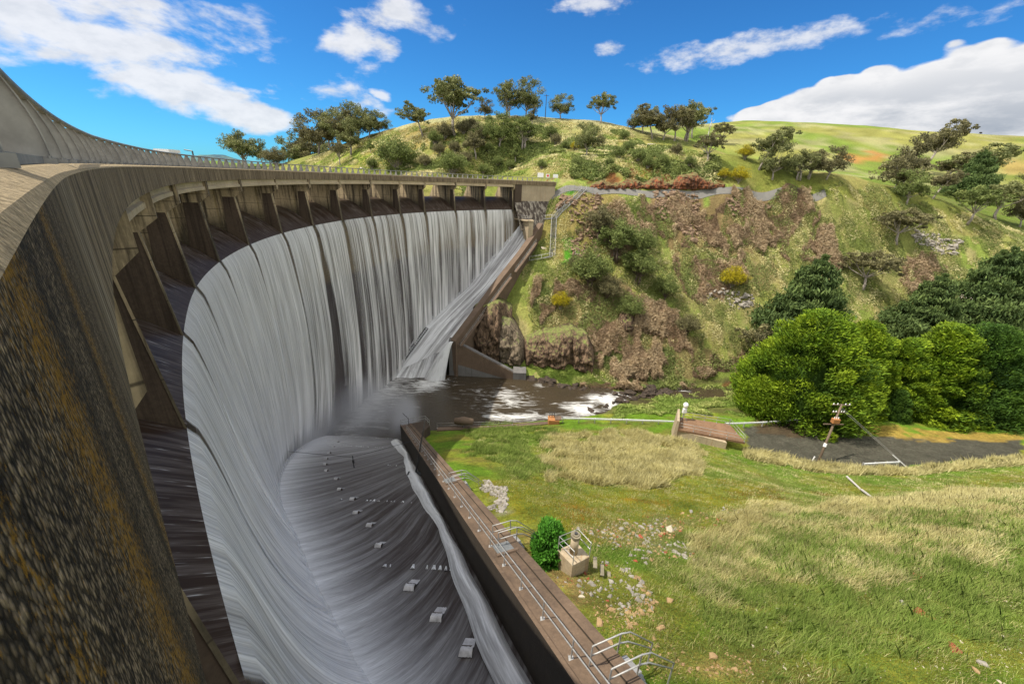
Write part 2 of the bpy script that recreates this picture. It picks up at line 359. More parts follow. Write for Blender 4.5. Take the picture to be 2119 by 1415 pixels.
# far side: foot of slope, slope, road
cz((1120, 796, -41.2), (1180, 806, -41.4), (1240, 822, -41.6), (1330, 812, -41.8), (1400, 800, -42), (1470, 792, -42), (1540, 778, -42.2))
for px, y0 in ((1180, 80), (1260, 80), (1350, 80.5), (1450, 81.5), (1560, 83.5), (1680, 85)):
    for py in (445, 500, 560, 640, 710, 760):
        if py > 730 and px > 1500: continue
        ctl.append(plane_far(px, py, 39/(116.5-y0+.02*(px-1180)), y0))
for px, y0 in ((1800, 87), (1950, 88), (2119, 88)):
    for py in (540, 600, 660, 720): ctl.append(plane_far(px, py, .88, y0))
ctl += [np.array(q, float) for q in [(60, 78, -39.5), (75, 80, -40), (95, 82, -40), (120, 84, -40), (150, 84, -40)]]
for py, px in ((450, 1130), (500, 1120), (540, 1090), (580, 1060), (640, 1045), (700, 1060), (750, 1090)): ctl.append(plane_far(px, py, 1.0, 81)-np.array([0, 0, .6]))
ctl += [np.array(q, float) for q in [(-6, 100, -27), (-16, 96, -34), (-16, 82, -41), (-8, 82, -38), (-2, 112, -16), (6, 112, -10)]]
# road / bench
ROADPX = [(1156, 382, 115), (1210, 388, 116), (1280, 391, 117), (1345, 394, 117), (1400, 393, 118), (1480, 388, 119), (1560, 384, 120), (1660, 381, 121), (1720, 376, 122)]
for px, py, Y in ROADPX:
    ctl.append(atY(px, py, Y)); p = atY(px, py, Y); ctl.append(p+np.array([.3, 4.0, .05]))
cY((1300, 347, 124.5), (1380, 343, 124.5), (1450, 346, 125), (1230, 356, 123), (1540, 348, 127), (1610, 352, 128), (1749, 371, 126), (1830, 392, 128), (1950, 430, 129), (2050, 465, 128), (2119, 497, 126))
# near hill
cY((1160, 352, 126), (1100, 360, 128), (1100, 330, 150), (1250, 325, 150), (1000, 300, 172), (850, 330, 172), (900, 366, 150), (1000, 372, 135), (750, 350, 170), (1350, 300, 172), (1450, 325, 160),
   (1200, 285, 180), (1100, 262, 190), (940, 243, 200), (1040, 240, 205), (1100, 242, 205), (1200, 246, 205), (1250, 252, 203), (1300, 263, 200), (1360, 276, 198), (1420, 286, 196), (1500, 318, 185), (1600, 350, 165), (1680, 373, 145),
   (880, 250, 203), (830, 262, 206), (760, 282, 212), (700, 300, 220), (640, 322, 235), (590, 338, 255), (700, 335, 195))
cz((760, 399, -4.6), (850, 398, -4.6), (950, 399, -4.6), (1040, 400, -4.6), (700, 396, -4.7))
ctl += [np.array(q, float) for q in [(-60, 330, 8), (0, 320, 8), (60, 310, 6), (120, 270, 2), (-150, 330, 3), (-150, 260, -3), (-180, 150, -10), (-90, 100, -12), (-60, 60, -14), (-110, 190, -9), (-60, 150, -8), (-60, 20, -12), (-120, 40, -14), (-30, -25, -10), (-220, 400, 6)]]
# gully and far hill
cY((1850, 395, 165), (2000, 420, 170), (2119, 455, 165), (1780, 380, 185), (1700, 360, 260), (1850, 350, 320), (2119, 400, 260), (1980, 385, 260), (1600, 300, 400), (1750, 315, 380), (1950, 325, 380), (2119, 345, 350),
   (1450, 257, 600), (1500, 250, 610), (1550, 247, 610), (1700, 255, 600), (1800, 262, 590), (1950, 273, 570), (2119, 285, 560), (1380, 262, 560), (1300, 268, 520), (2300, 300, 520), (2300, 420, 250))
ctl += [np.array(q, float) for q in [(200, 900, 60), (500, 900, 60), (900, 900, 40), (-200, 900, 5), (-500, 900, 0), (-500, 300, -5), (-500, 0, -14), (900, 300, 20), (900, 0, -20), (0, 1200, 20), (300, 250, 8), (260, 170, -8), (100, 700, 70), (0, 600, 40), (-100, 500, 12)]]
CT = np.array(ctl)
def rbf_fit(P, z, c=5.0, lam=1.2):
    n = len(P); D = np.sqrt(((P[:, None]-P[None])**2).sum(2)+c*c)
    A = np.zeros((n+3, n+3)); A[:n, :n] = -D+np.eye(n)*lam; A[:n, n] = 1; A[:n, n+1:] = P/100; A[n, :n] = 1; A[n+1:, :n] = P.T/100
    w = np.linalg.solve(A, np.r_[z, 0, 0, 0]); return w
_w = rbf_fit(CT[:, :2], CT[:, 2])
def rbf(x, y, c=5.0):
    x = np.asarray(x, float).ravel(); y = np.asarray(y, float).ravel(); out = np.zeros(len(x))
    for i in range(0, len(x), 20000):
        X = np.stack([x[i:i+20000], y[i:i+20000]], 1)
        D = np.sqrt(((X[:, None]-CT[None, :, :2])**2).sum(2)+c*c); out[i:i+20000] = -D@_w[:len(CT)]+_w[len(CT)]+X/100@_w[len(CT)+1:]
    return out
def poly_in(x, y, P):
    c = np.zeros(len(x), bool); n = len(P)
    for i in range(n):
        x1, y1 = P[i]; x2, y2 = P[(i+1) % n]
        k = ((y1 > y) != (y2 > y)); c ^= k & (x < (x2-x1)*(y-y1)/((y2-y1) if y2 != y1 else 1e-9)+x1)
    return c
GX = np.r_[np.arange(-520, -60, 14.), np.arange(-60, 140, .8), np.arange(140, 260, 3.), np.arange(260, 1000, 12.)]
GY = np.r_[np.arange(-30, 4, 2.), np.arange(4, 126, .62), np.arange(126, 260, 2.), np.arange(260, 1250, 12.)]
gx, gy = np.meshgrid(GX, GY, indexing='ij')
gz = rbf(gx, gy).reshape(gx.shape)
nz = (fbm(gx, gy, 9, 5)-.5)
amp = np.clip((gy-78)/10, 0, 1)*np.clip(1-(gy-124)/60, .25, 1)*1.5+.35
amp = np.where((gx > 24) & (gy > 48) & (gy < 66) & (gz < -37.4), .05, amp)
bench = np.zeros_like(gx)
for px, py, Y in ROADPX:
    p = atY(px, py, Y); bench = np.maximum(bench, np.exp(-((gx-p[0])**2/60+(gy-p[1]-2)**2/18)))
amp = amp*(1-.95*np.clip(bench*1.5, 0, 1))
gz = gz+nz*amp+np.where(gy > 300, (fbm(gx, gy, 90, 4, 3)-.5)*6, 0)
gz = gz+np.where((gy > 84) & (gy < 118) & (gx > 2), (np.abs(fbm(gx, gy, 4, 4, 6)-.5))*-1.6, 0)
# keep the ground below the built things it would cut through
A_g = np.degrees(np.arctan2(gy-CC[1], gx-CC[0])) % 360; r_g = np.hypot(gx-CC[0], gy-CC[1])
side = (gx-CAP_A[0])*WN[0]+(gy-CAP_A[1])*WN[1]
tt = (gx-CAP_A[0])*WD[0]+(gy-CAP_A[1])*WD[1]
wl = np.hypot(*(CAP_B-CAP_A)[:2])
in_ch = (side < 1.2) & (gy < 57) & (r_g < RC(A_g)+1) & (tt < wl+9)
gz = np.where(in_ch, np.minimum(gz, AP0-.51*gy-2.5), gz)
FARFT = [(-13, 80), (4.5, 108)]
FN = np.array([.848, -.53]); side2 = (gx+13)*FN[0]+(gy-80)*FN[1]
gz = np.where((side2 < -.5) & (gy >= 57) & (r_g < RC(A_g)) & (gx < 6), np.minimum(gz, -44), gz)
in_pool = (gy >= 56) & (gy < 79) & (r_g < RC(A_g)) & (gx < -5)
gz = np.where(in_pool, np.minimum(gz, -43.5), gz)
in_dam = (r_g > RC(A_g)+2.2) & (r_g < RC(A_g)+9) & (A_g > 121) & (A_g < 262)
gz = np.where(in_dam, np.minimum(gz, -12), gz)
gz = np.where((r_g > RC(A_g)-3) & (r_g <= RC(A_g)+2.2) & (A_g > 136) & (A_g < 262), np.minimum(gz, -50), gz)
gz = np.where((r_g > RC(A_g)+7) & (r_g < RC(A_g)+38) & (A_g > 122) & (A_g <= 141), np.minimum(gz, -5.2), gz)
gz = np.where((r_g > RC(A_g)+8) & (A_g > 140) & (A_g < 262) & (gy < 125), np.minimum(gz, -9), gz)
def hgt(x, y):
    x = np.asarray(x, float); y = np.asarray(y, float)
    i = np.clip(np.searchsorted(GX, x)-1, 0, len(GX)-2); j = np.clip(np.searchsorted(GY, y)-1, 0, len(GY)-2)
    fx = np.clip((x-GX[i])/(GX[i+1]-GX[i]), 0, 1); fy = np.clip((y-GY[j])/(GY[j+1]-GY[j]), 0, 1)
    return (gz[i, j]*(1-fx)+gz[i+1, j]*fx)*(1-fy)+(gz[i, j+1]*(1-fx)+gz[i+1, j+1]*fx)*fy
def hit(px, py, y0=6, y1=700):
    """ground point seen at a picture position"""
    d = ray(px, py); Y = np.exp(np.linspace(math.log(y0), math.log(y1), 1400)); P = d[None]*(Y/d[1])[:, None]
    k = P[:, 2] < hgt(P[:, 0], P[:, 1])
    if not k.any(): return P[-1]
    i = int(np.argmax(k)); return P[max(i, 1)]
def hitpoly(pts, y0=6, y1=700): return [tuple(hit(px, py, y0, y1)[:2]) for px, py in pts]
def softmask(x, y, P, soft=1.2, nsc=5):
    """1 inside polygon, edge broken by noise"""
    wx = x+(fbm(x, y, nsc, 3, 1)-.5)*soft*4; wy = y+(fbm(x, y, nsc, 3, 5)-.5)*soft*4
    return poly_in(wx.ravel(), wy.ravel(), P).reshape(x.shape).astype(float)
x_, y_ = gx, gy
def C(*c): return np.array(c, float)
g_bright, g_mid, g_olive, g_dry, g_moss, g_earth, g_brown = C(.13, .20, .022), C(.14, .175, .04), C(.14, .145, .05), C(.34, .28, .13), C(.24, .22, .022), C(.27, .17, .085), C(.17, .11, .06)
n1 = fbm(x_, y_, 14, 4, 2)[..., None]; n2 = fbm(x_, y_, 4, 4, 8)[..., None]; n3 = fbm(x_, y_, 2.0, 3, 12)[..., None]
def sst(v, a, b): v = np.clip((v-a)/(b-a), 0, 1); return v*v*(3-2*v)
col = g_mid*(1-sst(n1, .4, .62))+g_olive*sst(n1, .4, .62)
col = col*(1-.6*sst(n2, .5, .66))+g_bright*.6*sst(n2, .5, .66)
def paint(poly, c, soft=1.0, a=1.0, y0=6, y1=700, nsc=5, brk=0):
    global col
    P = hitpoly(poly, y0, y1); m = softmask(x_, y_, P, soft, nsc)
    if brk: m = m*sst(fbm(x_, y_, 3.0, 4, 21), brk-.06, brk+.06)
    m = (m*a)[..., None]; col = col*(1-m)+c*m
# far slope
far = ((y_ > 78) & (y_ < 126))[..., None].astype(float)
fcol = C(.30, .30, .10)*(1-sst(n1, .4, .6))+C(.21, .26, .065)*sst(n1, .4, .6)
fcol = fcol*(1-sst(n2, .52, .64)*.7)+C(.36, .29, .17)*sst(n2, .52, .64)*.7
col = col*(1-far)+fcol*far
paint([(1180, 405), (1290, 410), (1330, 480), (1240, 560), (1160, 560), (1110, 520), (1130, 450)], C(.26, .19, .08), 2, .75, 60)
paint([(1350, 405), (1560, 405), (1690, 420), (1680, 460), (1600, 500), (1520, 560), (1400, 520), (1330, 450)], C(.22, .14, .09), 2, .85, 60)
paint([(1400, 540), (1560, 520), (1620, 560), (1560, 640), (1400, 620)], C(.22, .16, .09), 2, .55, 60)
paint([(1100, 590), (1330, 600), (1420, 700), (1500, 760), (1420, 800), (1240, 800), (1200, 720), (1080, 640)], C(.21, .15, .09), 2, .8, 60)
paint([(1560, 440), (1700, 420), (1900, 440), (2000, 560), (1860, 640), (1650, 560)], C(.17, .19, .06), 2.5, .6, 60)
paint([(1220, 480), (1420, 500), (1560, 620), (1500, 700), (1400, 640)], C(.24, .24, .09), 2, .5, 60)
paint([(1070, 560), (1180, 545), (1200, 600), (1120, 640), (1030, 640)], C(.15, .19, .045), 1.5, .7, 60)
paint([(1170, 500), (1200, 500), (1200, 545), (1165, 545)], C(.07, .26, .02), .8, .9, 60)
paint([(1170, 390), (1190, 392), (1186, 405), (1170, 402)], C(.07, .26, .02), .8, .9, 60)
paint([(1090, 752), (1220, 752), (1290, 790), (1190, 800), (1110, 775)], C(.14, .21, .025), 1, .85, 60)
# near hill
hill = ((y_ >= 122) & (y_ < 300) & (x_ < 140))[..., None].astype(float)
hc = C(.20, .21, .055)*(1-sst(n1, .38, .6))+C(.29, .26, .10)*sst(n1, .38, .6)
hc = hc*(1-.5*sst(n2, .5, .64))+C(.14, .18, .04)*.5*sst(n2, .5, .64)
col = col*(1-hill)+hc*hill
ridge = np.exp(-((y_-203)/14.)**2)*((x_ > -70) & (x_ < 70)); col = col*(1-.8*ridge[..., None])+C(.36, .33, .22)*.8*ridge[..., None]
paint([(720, 330), (830, 280), (930, 262), (900, 300), (820, 350)], C(.34, .25, .10), 5, .7, 120, 500, 12)
paint([(600, 345), (700, 318), (800, 300), (760, 340), (700, 352)], C(.24, .30, .05), 5, .8, 120, 500, 12)
paint([(1140, 378), (1250, 350), (1480, 345), (1480, 392), (1300, 388)], C(.23, .085, .035), 1.5, .9, 110, 400, 4, .42)
paint([(1200, 388), (1500, 380), (1480, 345), (1240, 352)], C(.12, .055, .03), 1.5, .8, 110, 400, 3, .52)
# far hill
fh = (y_ >= 240)[..., None].astype(float)*((x_ > 40))[..., None]
n4 = fbm(x_, y_, 60, 5, 4)[..., None]
n5 = fbm(x_, y_, 26, 5, 14)[..., None]; fhc = C(.15, .20, .04)*(1-sst(n4, .42, .6))+C(.23, .22, .07)*sst(n4, .42, .6)
fhc = fhc*(1-.6*sst(n5, .52, .62))+C(.30, .27, .17)*.6*sst(n5, .52, .62); fhc = fhc*(.75+.5*vnoise(x_, y_, 13, 3)[..., None])
col = col*(1-fh)+fhc*fh
paint([(1730, 322), (1790, 312), (1850, 316), (1800, 330), (1740, 334)], C(.38, .16, .06), 4, .8, 200, 700, 12, .42)
paint([(2050, 330), (2119, 320), (2119, 360), (2060, 360)], C(.32, .22, .09), 6, .7, 200, 700, 20)
# near lawn
nl = ((y_ < 66) & (side > 0))[..., None].astype(float)
dd = (fbm(x_, y_, 6, 4, 30))[..., None]
lc = C(.14, .24, .025)*(1-sst(dd, .45, .6))+C(.27, .28, .045)*sst(dd, .45, .6)
lc = lc*(1-.5*sst(n3, .52, .64))+C(.17, .12, .055)*.5*sst(n3, .52, .64)
col = col*(1-nl)+lc*nl
paint([(1010, 1010), (1300, 1000), (1500, 1000), (1720, 1010), (2119, 985), (2119, 1005), (1700, 1050), (1400, 1080), (1180, 1120), (1060, 1080)], C(.28, .24, .02), 1.2, .7, 6, 90)
paint([(1180, 1060), (1300, 1030), (1400, 1040), (1330, 1075), (1200, 1090)], C(.38, .17, .03), .8, .7, 6, 90, 3, .48)
paint([(1480, 1030), (1720, 1010), (1720, 1030), (1560, 1050)], C(.16, .08, .025), .8, .75, 6, 90, 3, .42)
paint([(1150, 940), (1300, 910), (1420, 925), (1450, 960), (1380, 1000), (1180, 1000)], C(.44, .36, .19), 1.2, .85, 6, 90)
paint([(1020, 1160), (1170, 1140), (1300, 1200), (1420, 1250), (1400, 1300), (1280, 1300), (1180, 1250)], C(.33, .22, .11), 1, .8, 6, 60, 3, .42)
paint([(1180, 1200), (1330, 1200), (1440, 1260), (1560, 1330), (1480, 1415), (1290, 1415)], C(.40, .25, .12), 1, .85, 6, 60, 2, .5)
paint([(1200, 1080), (1500, 1060), (1640, 1050), (1600, 1100), (1420, 1140), (1250, 1140)], C(.30, .24, .15), 1, .75, 6, 60, 2, .48)
paint([(1440, 1130), (1600, 1060), (1800, 1030), (2119, 1005), (2119, 1060), (1950, 1150), (1700, 1200), (1500, 1260)], C(.30, .27, .12), 1.5, .7, 6, 60)
paint([(1000, 990), (1040, 1000), (1050, 1060), (1010, 1060), (970, 1010)], C(.36, .33, .28), .6, .7, 6, 60, 2, .46)
# road, gravel
paint([(1540, 885), (1640, 874), (1800, 905), (2119, 905), (2119, 948), (1900, 962), (1690, 975), (1560, 945)], C(.095, .088, .08), .25, 1, 30, 90, 8)
paint([(1560, 872), (1640, 868), (1700, 895), (1660, 910), (1560, 895)], C(.10, .065, .04), .6, .7, 30, 90, 5)
paint([(1700, 882), (1800, 876), (2119, 897), (2119, 908), (1900, 912), (1780, 900)], C(.40, .27, .075), .5, .9, 30, 90, 4, .40)
paint([(1410, 822), (1500, 795), (1560, 782), (1560, 796), (1500, 812), (1440, 825)], C(.20, .09, .035), .5, .9, 50, 90, 4)
# river margins: wet stone
wet = np.exp(-np.clip(gz+41.6, -.4, 3)**2/.18)*((y_ > 56) & (y_ < 90) & (x_ > -6) & (x_ < 70))
col = col*(1-.8*wet[..., None])+C(.07, .05, .035)*.8*wet[..., None]
col = col*(.8+.4*vnoise(x_, y_, 1.1, 9)[..., None])
def ground_mat():
    k = NT('ground_soil_and_turf', .95, .1)
    c = k.attr('albedo'); v = k.coord('Object')
    n = k.noise(v, 2.6, 7, .75); n2_ = k.noise(v, .7, 5, .6); n3_ = k.noise(v, 9, 5, .7)
    c = k.mix(.9, c, k.ramp(n, [(.28, .45), (.5, .95), (.72, 1.5)]), 'MULTIPLY')
    c = k.mix(.5, c, k.ramp(n2_, [(.3, .7), (.7, 1.3)]), 'MULTIPLY'); c = k.mix(.7, c, k.ramp(k.noise(v, 24, 4, .75), [(.35, .5), (.65, 1.5)]), 'MULTIPLY')
    warm = k.mix(k.ramp(n3_, [(.35, 0), (.65, 1)]), (1.25, .95, .75), (.75, 1.15, .7)); c = k.mix(.6, c, warm, 'MULTIPLY')
    k.color(c)
    h = k.math('ADD', k.math('MULTIPLY', n, 1.0), k.math('MULTIPLY', n3_, .35)); k.bump(h, 1.0, .5)
    return k.m
M['ground'] = ground_mat()
i, j = np.meshgrid(np.arange(len(GX)-1), np.arange(len(GY)-1), indexing='ij'); i = i.ravel(); j = j.ravel(); m_ = len(GY)
GF = np.stack([i*m_+j, (i+1)*m_+j, (i+1)*m_+j+1, i*m_+j+1], 1)
ground = mobj('ground', np.stack([gx, gy, gz], -1).reshape(-1, 3), GF, M['ground'], smooth=True, attr={'albedo': col.reshape(-1, 3)})
tag(ground, kind='structure')
# distant country to the horizon + blue hills
def plain():
    a = np.linspace(0, 2*math.pi, 65)[:-1]; V = [(0, 0, -60)]; F = []
    for r in (600, 3000, 9000):
        for t in a: V.append((r*math.cos(t), r*math.sin(t), -30 if r < 9000 else -30))
    for k in range(64): F.append((0, 1+k, 1+(k+1) % 64))
    for q in range(2):
        for k in range(64): F.append((1+q*64+k, 1+(q+1)*64+k, 1+(q+1)*64+(k+1) % 64, 1+q*64+(k+1) % 64))
    k = NT('distant_grassland', 1, 0); v = k.coord('Object'); k.color(k.mix(k.ramp(k.noise(v, .01, 6, .7), [(.4, 0), (.6, 1)]), (.16, .22, .06), (.07, .10, .04)))
    o = mobj('plain', V, F, k.m); tag(o, kind='structure')
plain()
def far_hills(name, px, Y, base, mat, seed, th=260):
    """px: list of (x, y) skyline pixels -> ridge at distance Y with real depth"""
    P = np.array([atY(a, b, Y) for a, b in px]); xs = np.linspace(P[0, 0], P[-1, 0], 120); top = np.interp(xs, P[:, 0], P[:, 2])
    U = xs; Vv = np.linspace(-1, 1, 25)
    def fn(u, v):
        t = np.interp(u, xs, top); h = base+(t-base)*(1-np.abs(v)**1.6)+(fbm(u, v*th, th*.25, 4, seed)-.5)*th*.10*(1-np.abs(v)*.6)-th*.03
        return np.stack([u, Y+v*th, h], -1)
    V, F, _, _ = grid(fn, U, Vv); o = mobj(name, V, F, mat, smooth=True); tag(o, kind='structure')
def hillmat(name, a, b, sc):
    k = NT(name, 1, 0); v = k.coord('Object'); k.color(k.mix(k.ramp(k.noise(v, sc, 6, .75), [(.42, 0), (.56, 1)]), a, b)); return k.m
far_hills('hills', [(180, 330), (300, 326), (360, 322), (400, 319), (440, 316), (475, 322), (520, 332), (620, 345)], 2600, -30, hillmat('haze_tinted_forest_hill', (.06, .10, .13), (.11, .17, .15), .012), 5, 500)  # blue in the colour paints in the distance haze
far_hills('hill', [(330, 338), (370, 329), (420, 328), (470, 333), (540, 341), (620, 352)], 900, -30, hillmat('green_hill', (.16, .24, .05), (.09, .13, .04), .03), 6, 160)
# ================================================================== WATER
def water_mats():
    # still brown reservoir
    k = NT('reservoir_water', .08, .5); v = k.coord('Object'); k.color((.06, .055, .02)); k.bump(k.noise(v, 1.2, 3, .6), .15, .05); M['res'] = k.m
    # smooth sheet over the crest: dark, peaty, with fine streaks of air
    k = NT('crest_water', .4, .12); uv = k.coord('UV', (1, .06, 1)); s = k.noise(uv, 3.5, 4, .7); s2 = k.noise(uv, 14, 3, .6)
    sx = k.n('ShaderNodeSeparateXYZ'); k.l(k.coord('UV'), sx.inputs[0])
    g = k.math('MULTIPLY', sx.outputs[1], .2, True)
    a = k.math('MULTIPLY', k.ramp(s, [(.45, 0), (.78, 1)]), k.math('POWER', g, 1.2)); b = k.math('MULTIPLY', k.ramp(s2, [(.62, 0), (.74, 1)]), k.math('POWER', g, 1.5))
    c = k.mix(k.math('MULTIPLY', a, .65), (.034, .020, .012), (.24, .20, .17)); c = k.mix(k.math('MULTIPLY', b, .8), c, (.65, .62, .58))
    k.color(c); k.bump(s, .08, .02); M['crest'] = k.m
    # falling silk
    k = NT('falling_water', .55, .3)
    sx = k.n('ShaderNodeSeparateXYZ'); k.l(k.coord('UV'), sx.inputs[0])
    warp = k.noise(k.coord('UV', (.5, .05, 1)), 1.0, 2, .5); 
    def lay(su, sv, sc, det=3, dist=0):
        return k.noise(k.coord('UV', (su, sv, 1)), sc, det, .6, dist)
    A1 = lay(1, .022, .75, 3, .5); A2 = lay(1, .02, 3.0, 3, .2); A3 = lay(1, .012, 13, 3)
    fall = k.math('MULTIPLY', sx.outputs[1], 1/34.0, True)
    body = k.math('ADD', k.math('MULTIPLY', A1, .55), k.math('MULTIPLY', A2, .45))
    edge = k.attr('edge', 'Fac'); thin = k.attr('thin', 'Fac')
    # coverage: near the lip the sheet is whole; lower it parts in veils
    cov = k.math('ADD', k.math('MULTIPLY', body, 4.2), -1.22)
    cov = k.math('ADD', cov, k.math('MULTIPLY', k.math('SUBTRACT', 1, k.math('MULTIPLY', fall, 5, True)), .20))
    cov = k.math('SUBTRACT', cov, thin); cov = k.math('MULTIPLY', cov, edge)
    fine = k.math('MAXIMUM', k.ramp(A3, [(.35, .55), (.6, 1)]), k.math('MULTIPLY', fall, 1.6, True)); 
    al = k.math('MULTIPLY', k.math('MULTIPLY', cov, 1.05, True), fine, True)
    tr_ = k.n('ShaderNodeBsdfTransparent'); ms = k.n('ShaderNodeMixShader'); k.l(al, ms.inputs[0]); k.l(tr_.outputs[0], ms.inputs[1])
    tl = k.n('ShaderNodeBsdfTranslucent'); tl.inputs[0].default_value = (.8, .82, .85, 1); m2 = k.n('ShaderNodeMixShader'); m2.inputs[0].default_value = .3
    k.l(k.b.outputs[0], m2.inputs[1]); k.l(tl.outputs[0], m2.inputs[2]); k.l(m2.outputs[0], ms.inputs[2]); k.l(ms.outputs[0], k.out.inputs[0])
    k.color(k.mix(k.ramp(k.math('ADD', k.math('MULTIPLY', A2, .5), k.math('MULTIPLY', A1, .5)), [(.36, 0), (.6, 1)]), (.64, .625, .60), (1.0, .99, .97))); k.bump(k.math('ADD', A1, k.math('MULTIPLY', A2, .35)), .55, .5)
    M['fall'] = k.m
    # thin water running over the aprons
    def run(name, dark, mid, amt, su=1, sv=.05, sc=2.2):
        k = NT(name, .3, .2)
        v1 = k.coord('UV', (su, sv, 1)); s1 = k.noise(v1, sc*.32, 4, .6, .2); s2 = k.noise(v1, sc*1.4, 5, .7); s3 = k.noise(v1, sc*6, 3, .6)
        w = k.attr('white', 'Fac')
        f = k.math('ADD', k.math('MULTIPLY', k.ramp(s1, [(.42, 0), (.74, 1)]), .6), k.math('MULTIPLY', k.ramp(s2, [(.44, 0), (.74, 1)]), .6))
        f = k.math('ADD', k.math('MULTIPLY', f, amt), k.math('MULTIPLY', w, 1.0)); f = k.math('MULTIPLY', f, k.math('ADD', .55, k.math('MULTIPLY', s1, .9)))
        f = k.math('MULTIPLY', f, k.ramp(s3, [(.3, .7), (.65, 1.15)]), True)
        c = k.mix(f, dark, (.74, .745, .75)); c = k.mix(k.math('MULTIPLY', k.ramp(s3, [(.6, 0), (.72, 1)]), .35*amt), c, mid)
        k.color(c); k.b.inputs['Roughness'].default_value = .5; k.bump(s2, .25, .04); return k.m
    M['run'] = run('running_water_dark', (.040, .030, .026), (.42, .39, .38), .27, 1, .035, 5.0)
    M['runfar'] = run('running_water_white', (.07, .058, .055), (.6, .6, .62), 1.25, 1, .05, 2.0)
    # pool and river
    k = NT('river_water', .16, .5); v = k.coord('Object')
    fo = k.attr('foam', 'Fac'); w = k.noise(k.coord('Object', (.35, 1.3, 1), (0, 0, .25)), .55, 6, .7, 1.8); w2 = k.noise(k.coord('Object', (.5, 1.6, 1), (0, 0, .25)), 2.4, 4, .7)
    f = k.math('ADD', fo, k.math('MULTIPLY', k.math('SUBTRACT', w, .5), 2.4)); f = k.ramp(f, [(.38, 0), (1.0, .95)])
    f = k.math('MULTIPLY', f, k.ramp(w2, [(.3, .45), (.65, 1)]))
    gate = k.ramp(fo, [(.03, 0), (.2, 1)]); f = k.math('MULTIPLY', f, gate)
    c = k.mix(k.noise(v, .12, 3, .5), (.028, .023, .018), (.058, .042, .022)); k.color(k.mix(f, c, (.82, .82, .80)))
    k.val(k.b.inputs['Roughness'], k.math('ADD', .14, k.math('MULTIPLY', f, .5))); k.bump(w2, .6, .12); M['river'] = k.m
    M['foamwet'] = simple('wet_foam', (.42, .41, .41), .5, 0, .45, 3, .5)
    k = NT('white_foam', .7, .2); v = k.coord('Object'); k.color(k.mix(k.ramp(k.noise(v, 2.2, 5, .7), [(.35, 0), (.65, 1)]), (.45, .45, .44), (.90, .91, .92))); k.bump(k.noise(v, 3, 5, .7), .6, .15); M['foam'] = k.m
water_mats()
# reservoir
def reservoir():
    V, F, u, v = grid(lambda A, d: PP(A, d, -4.3), np.linspace(118, 262, 60), np.r_[6.9, 12, 25, 60, 140, 300, 600])
    tag(mobj('reservoir', V, F, M['res'], uv=np.c_[u, v]), kind='structure')
reservoir()
PIER = np.array([123.8, 131.7, 140.1, 148.5, 155.2, 162.9, 170.7, 178.2, 186.1, 194.5, 202.5, 210.5, 219.0, 227.0, 234.8])
ARC = 1.108   # metres of arc per degree
CREST = [(9, -4.3), (7, -4.31), (6, -4.34), (5, -4.47), (4.2, -4.66), (3.4, -4.93), (2.6, -5.30), (1.8, -5.78), (1.1, -6.28), (.5, -6.77), (0, -7.2)]
def arc(A): return (246-A)*ARC
hw = .19/ARC
bays = [(PIER[i]+hw, PIER[i+1]-hw) for i in range(len(PIER)-1)]+[(PIER[-1]+hw, 244.)]
def crest():
    Vs = []; Fs = []; UV = []; n0 = 0; drs = np.array([c[0] for c in CREST]); zs = np.array([c[1] for c in CREST]); kk = np.arange(len(CREST))
    sl = np.r_[0, np.cumsum(np.hypot(np.diff(drs), np.diff(zs)))]
    for a, b in bays:
        def fn(A, k):
            k = k.astype(int); t = (A-a)/(b-a); dip = .25*np.exp(-((1-t)/.05)**2)+.12*np.exp(-(t/.05)**2)
            return PP(A, drs[k], zs[k]-dip*np.clip(k/5, 0, 1)*.6)
        V, F, u, v = grid(fn, np.linspace(a, b, 16), kk); Vs.append(V); Fs.append(F+n0); n0 += len(V); UV.append(np.c_[arc(u), sl[v.astype(int)]])
    tag(mobj('crest_water', np.vstack(Vs), np.vstack(Fs), M['crest'], smooth=True, uv=np.vstack(UV)), kind='structure')
crest()
# bottom height of the falls as a function of angle (dam foot)
def near_apron_z(x, y): return AP0-.51*y
FA = [np.array(p, float) for p in ((-26.5, 79, -40.9), (-24.0, 87.5, -34), (-13, 101, -25.9), (-5, 107.5, -17.5), (-.5, 110.3, -12.8), (1.5, 111, -10))]   # fold along the dam face
FB = [np.array(p, float) for p in ((-13.4, 80, -34.3), (-9.5, 86, -29.7), (-4.8, 94, -24.2), (0, 101.5, -19.0), (3.6, 107.3, -14.6), (5.6, 110.5, -12))]      # foot of the far wall
def dfoot(A): return np.interp(A, [165, 184, 198, 212, 218, 232, 250], [-1.0, 1.2, -.6, -2.1, -2.8, -3.2, -3.4])
def foot_z(A):
    p = PP(A, dfoot(A), 0); z1 = AP0-.51*p[..., 1]
    fy = np.array([f[1] for f in FA]); fz = np.array([f[2] for f in FA]); z2 = np.interp(p[..., 1], fy, fz)
    return np.where(p[..., 1] < 57, np.maximum(z1, -41), np.where(p[..., 1] > 79, z2, -41))
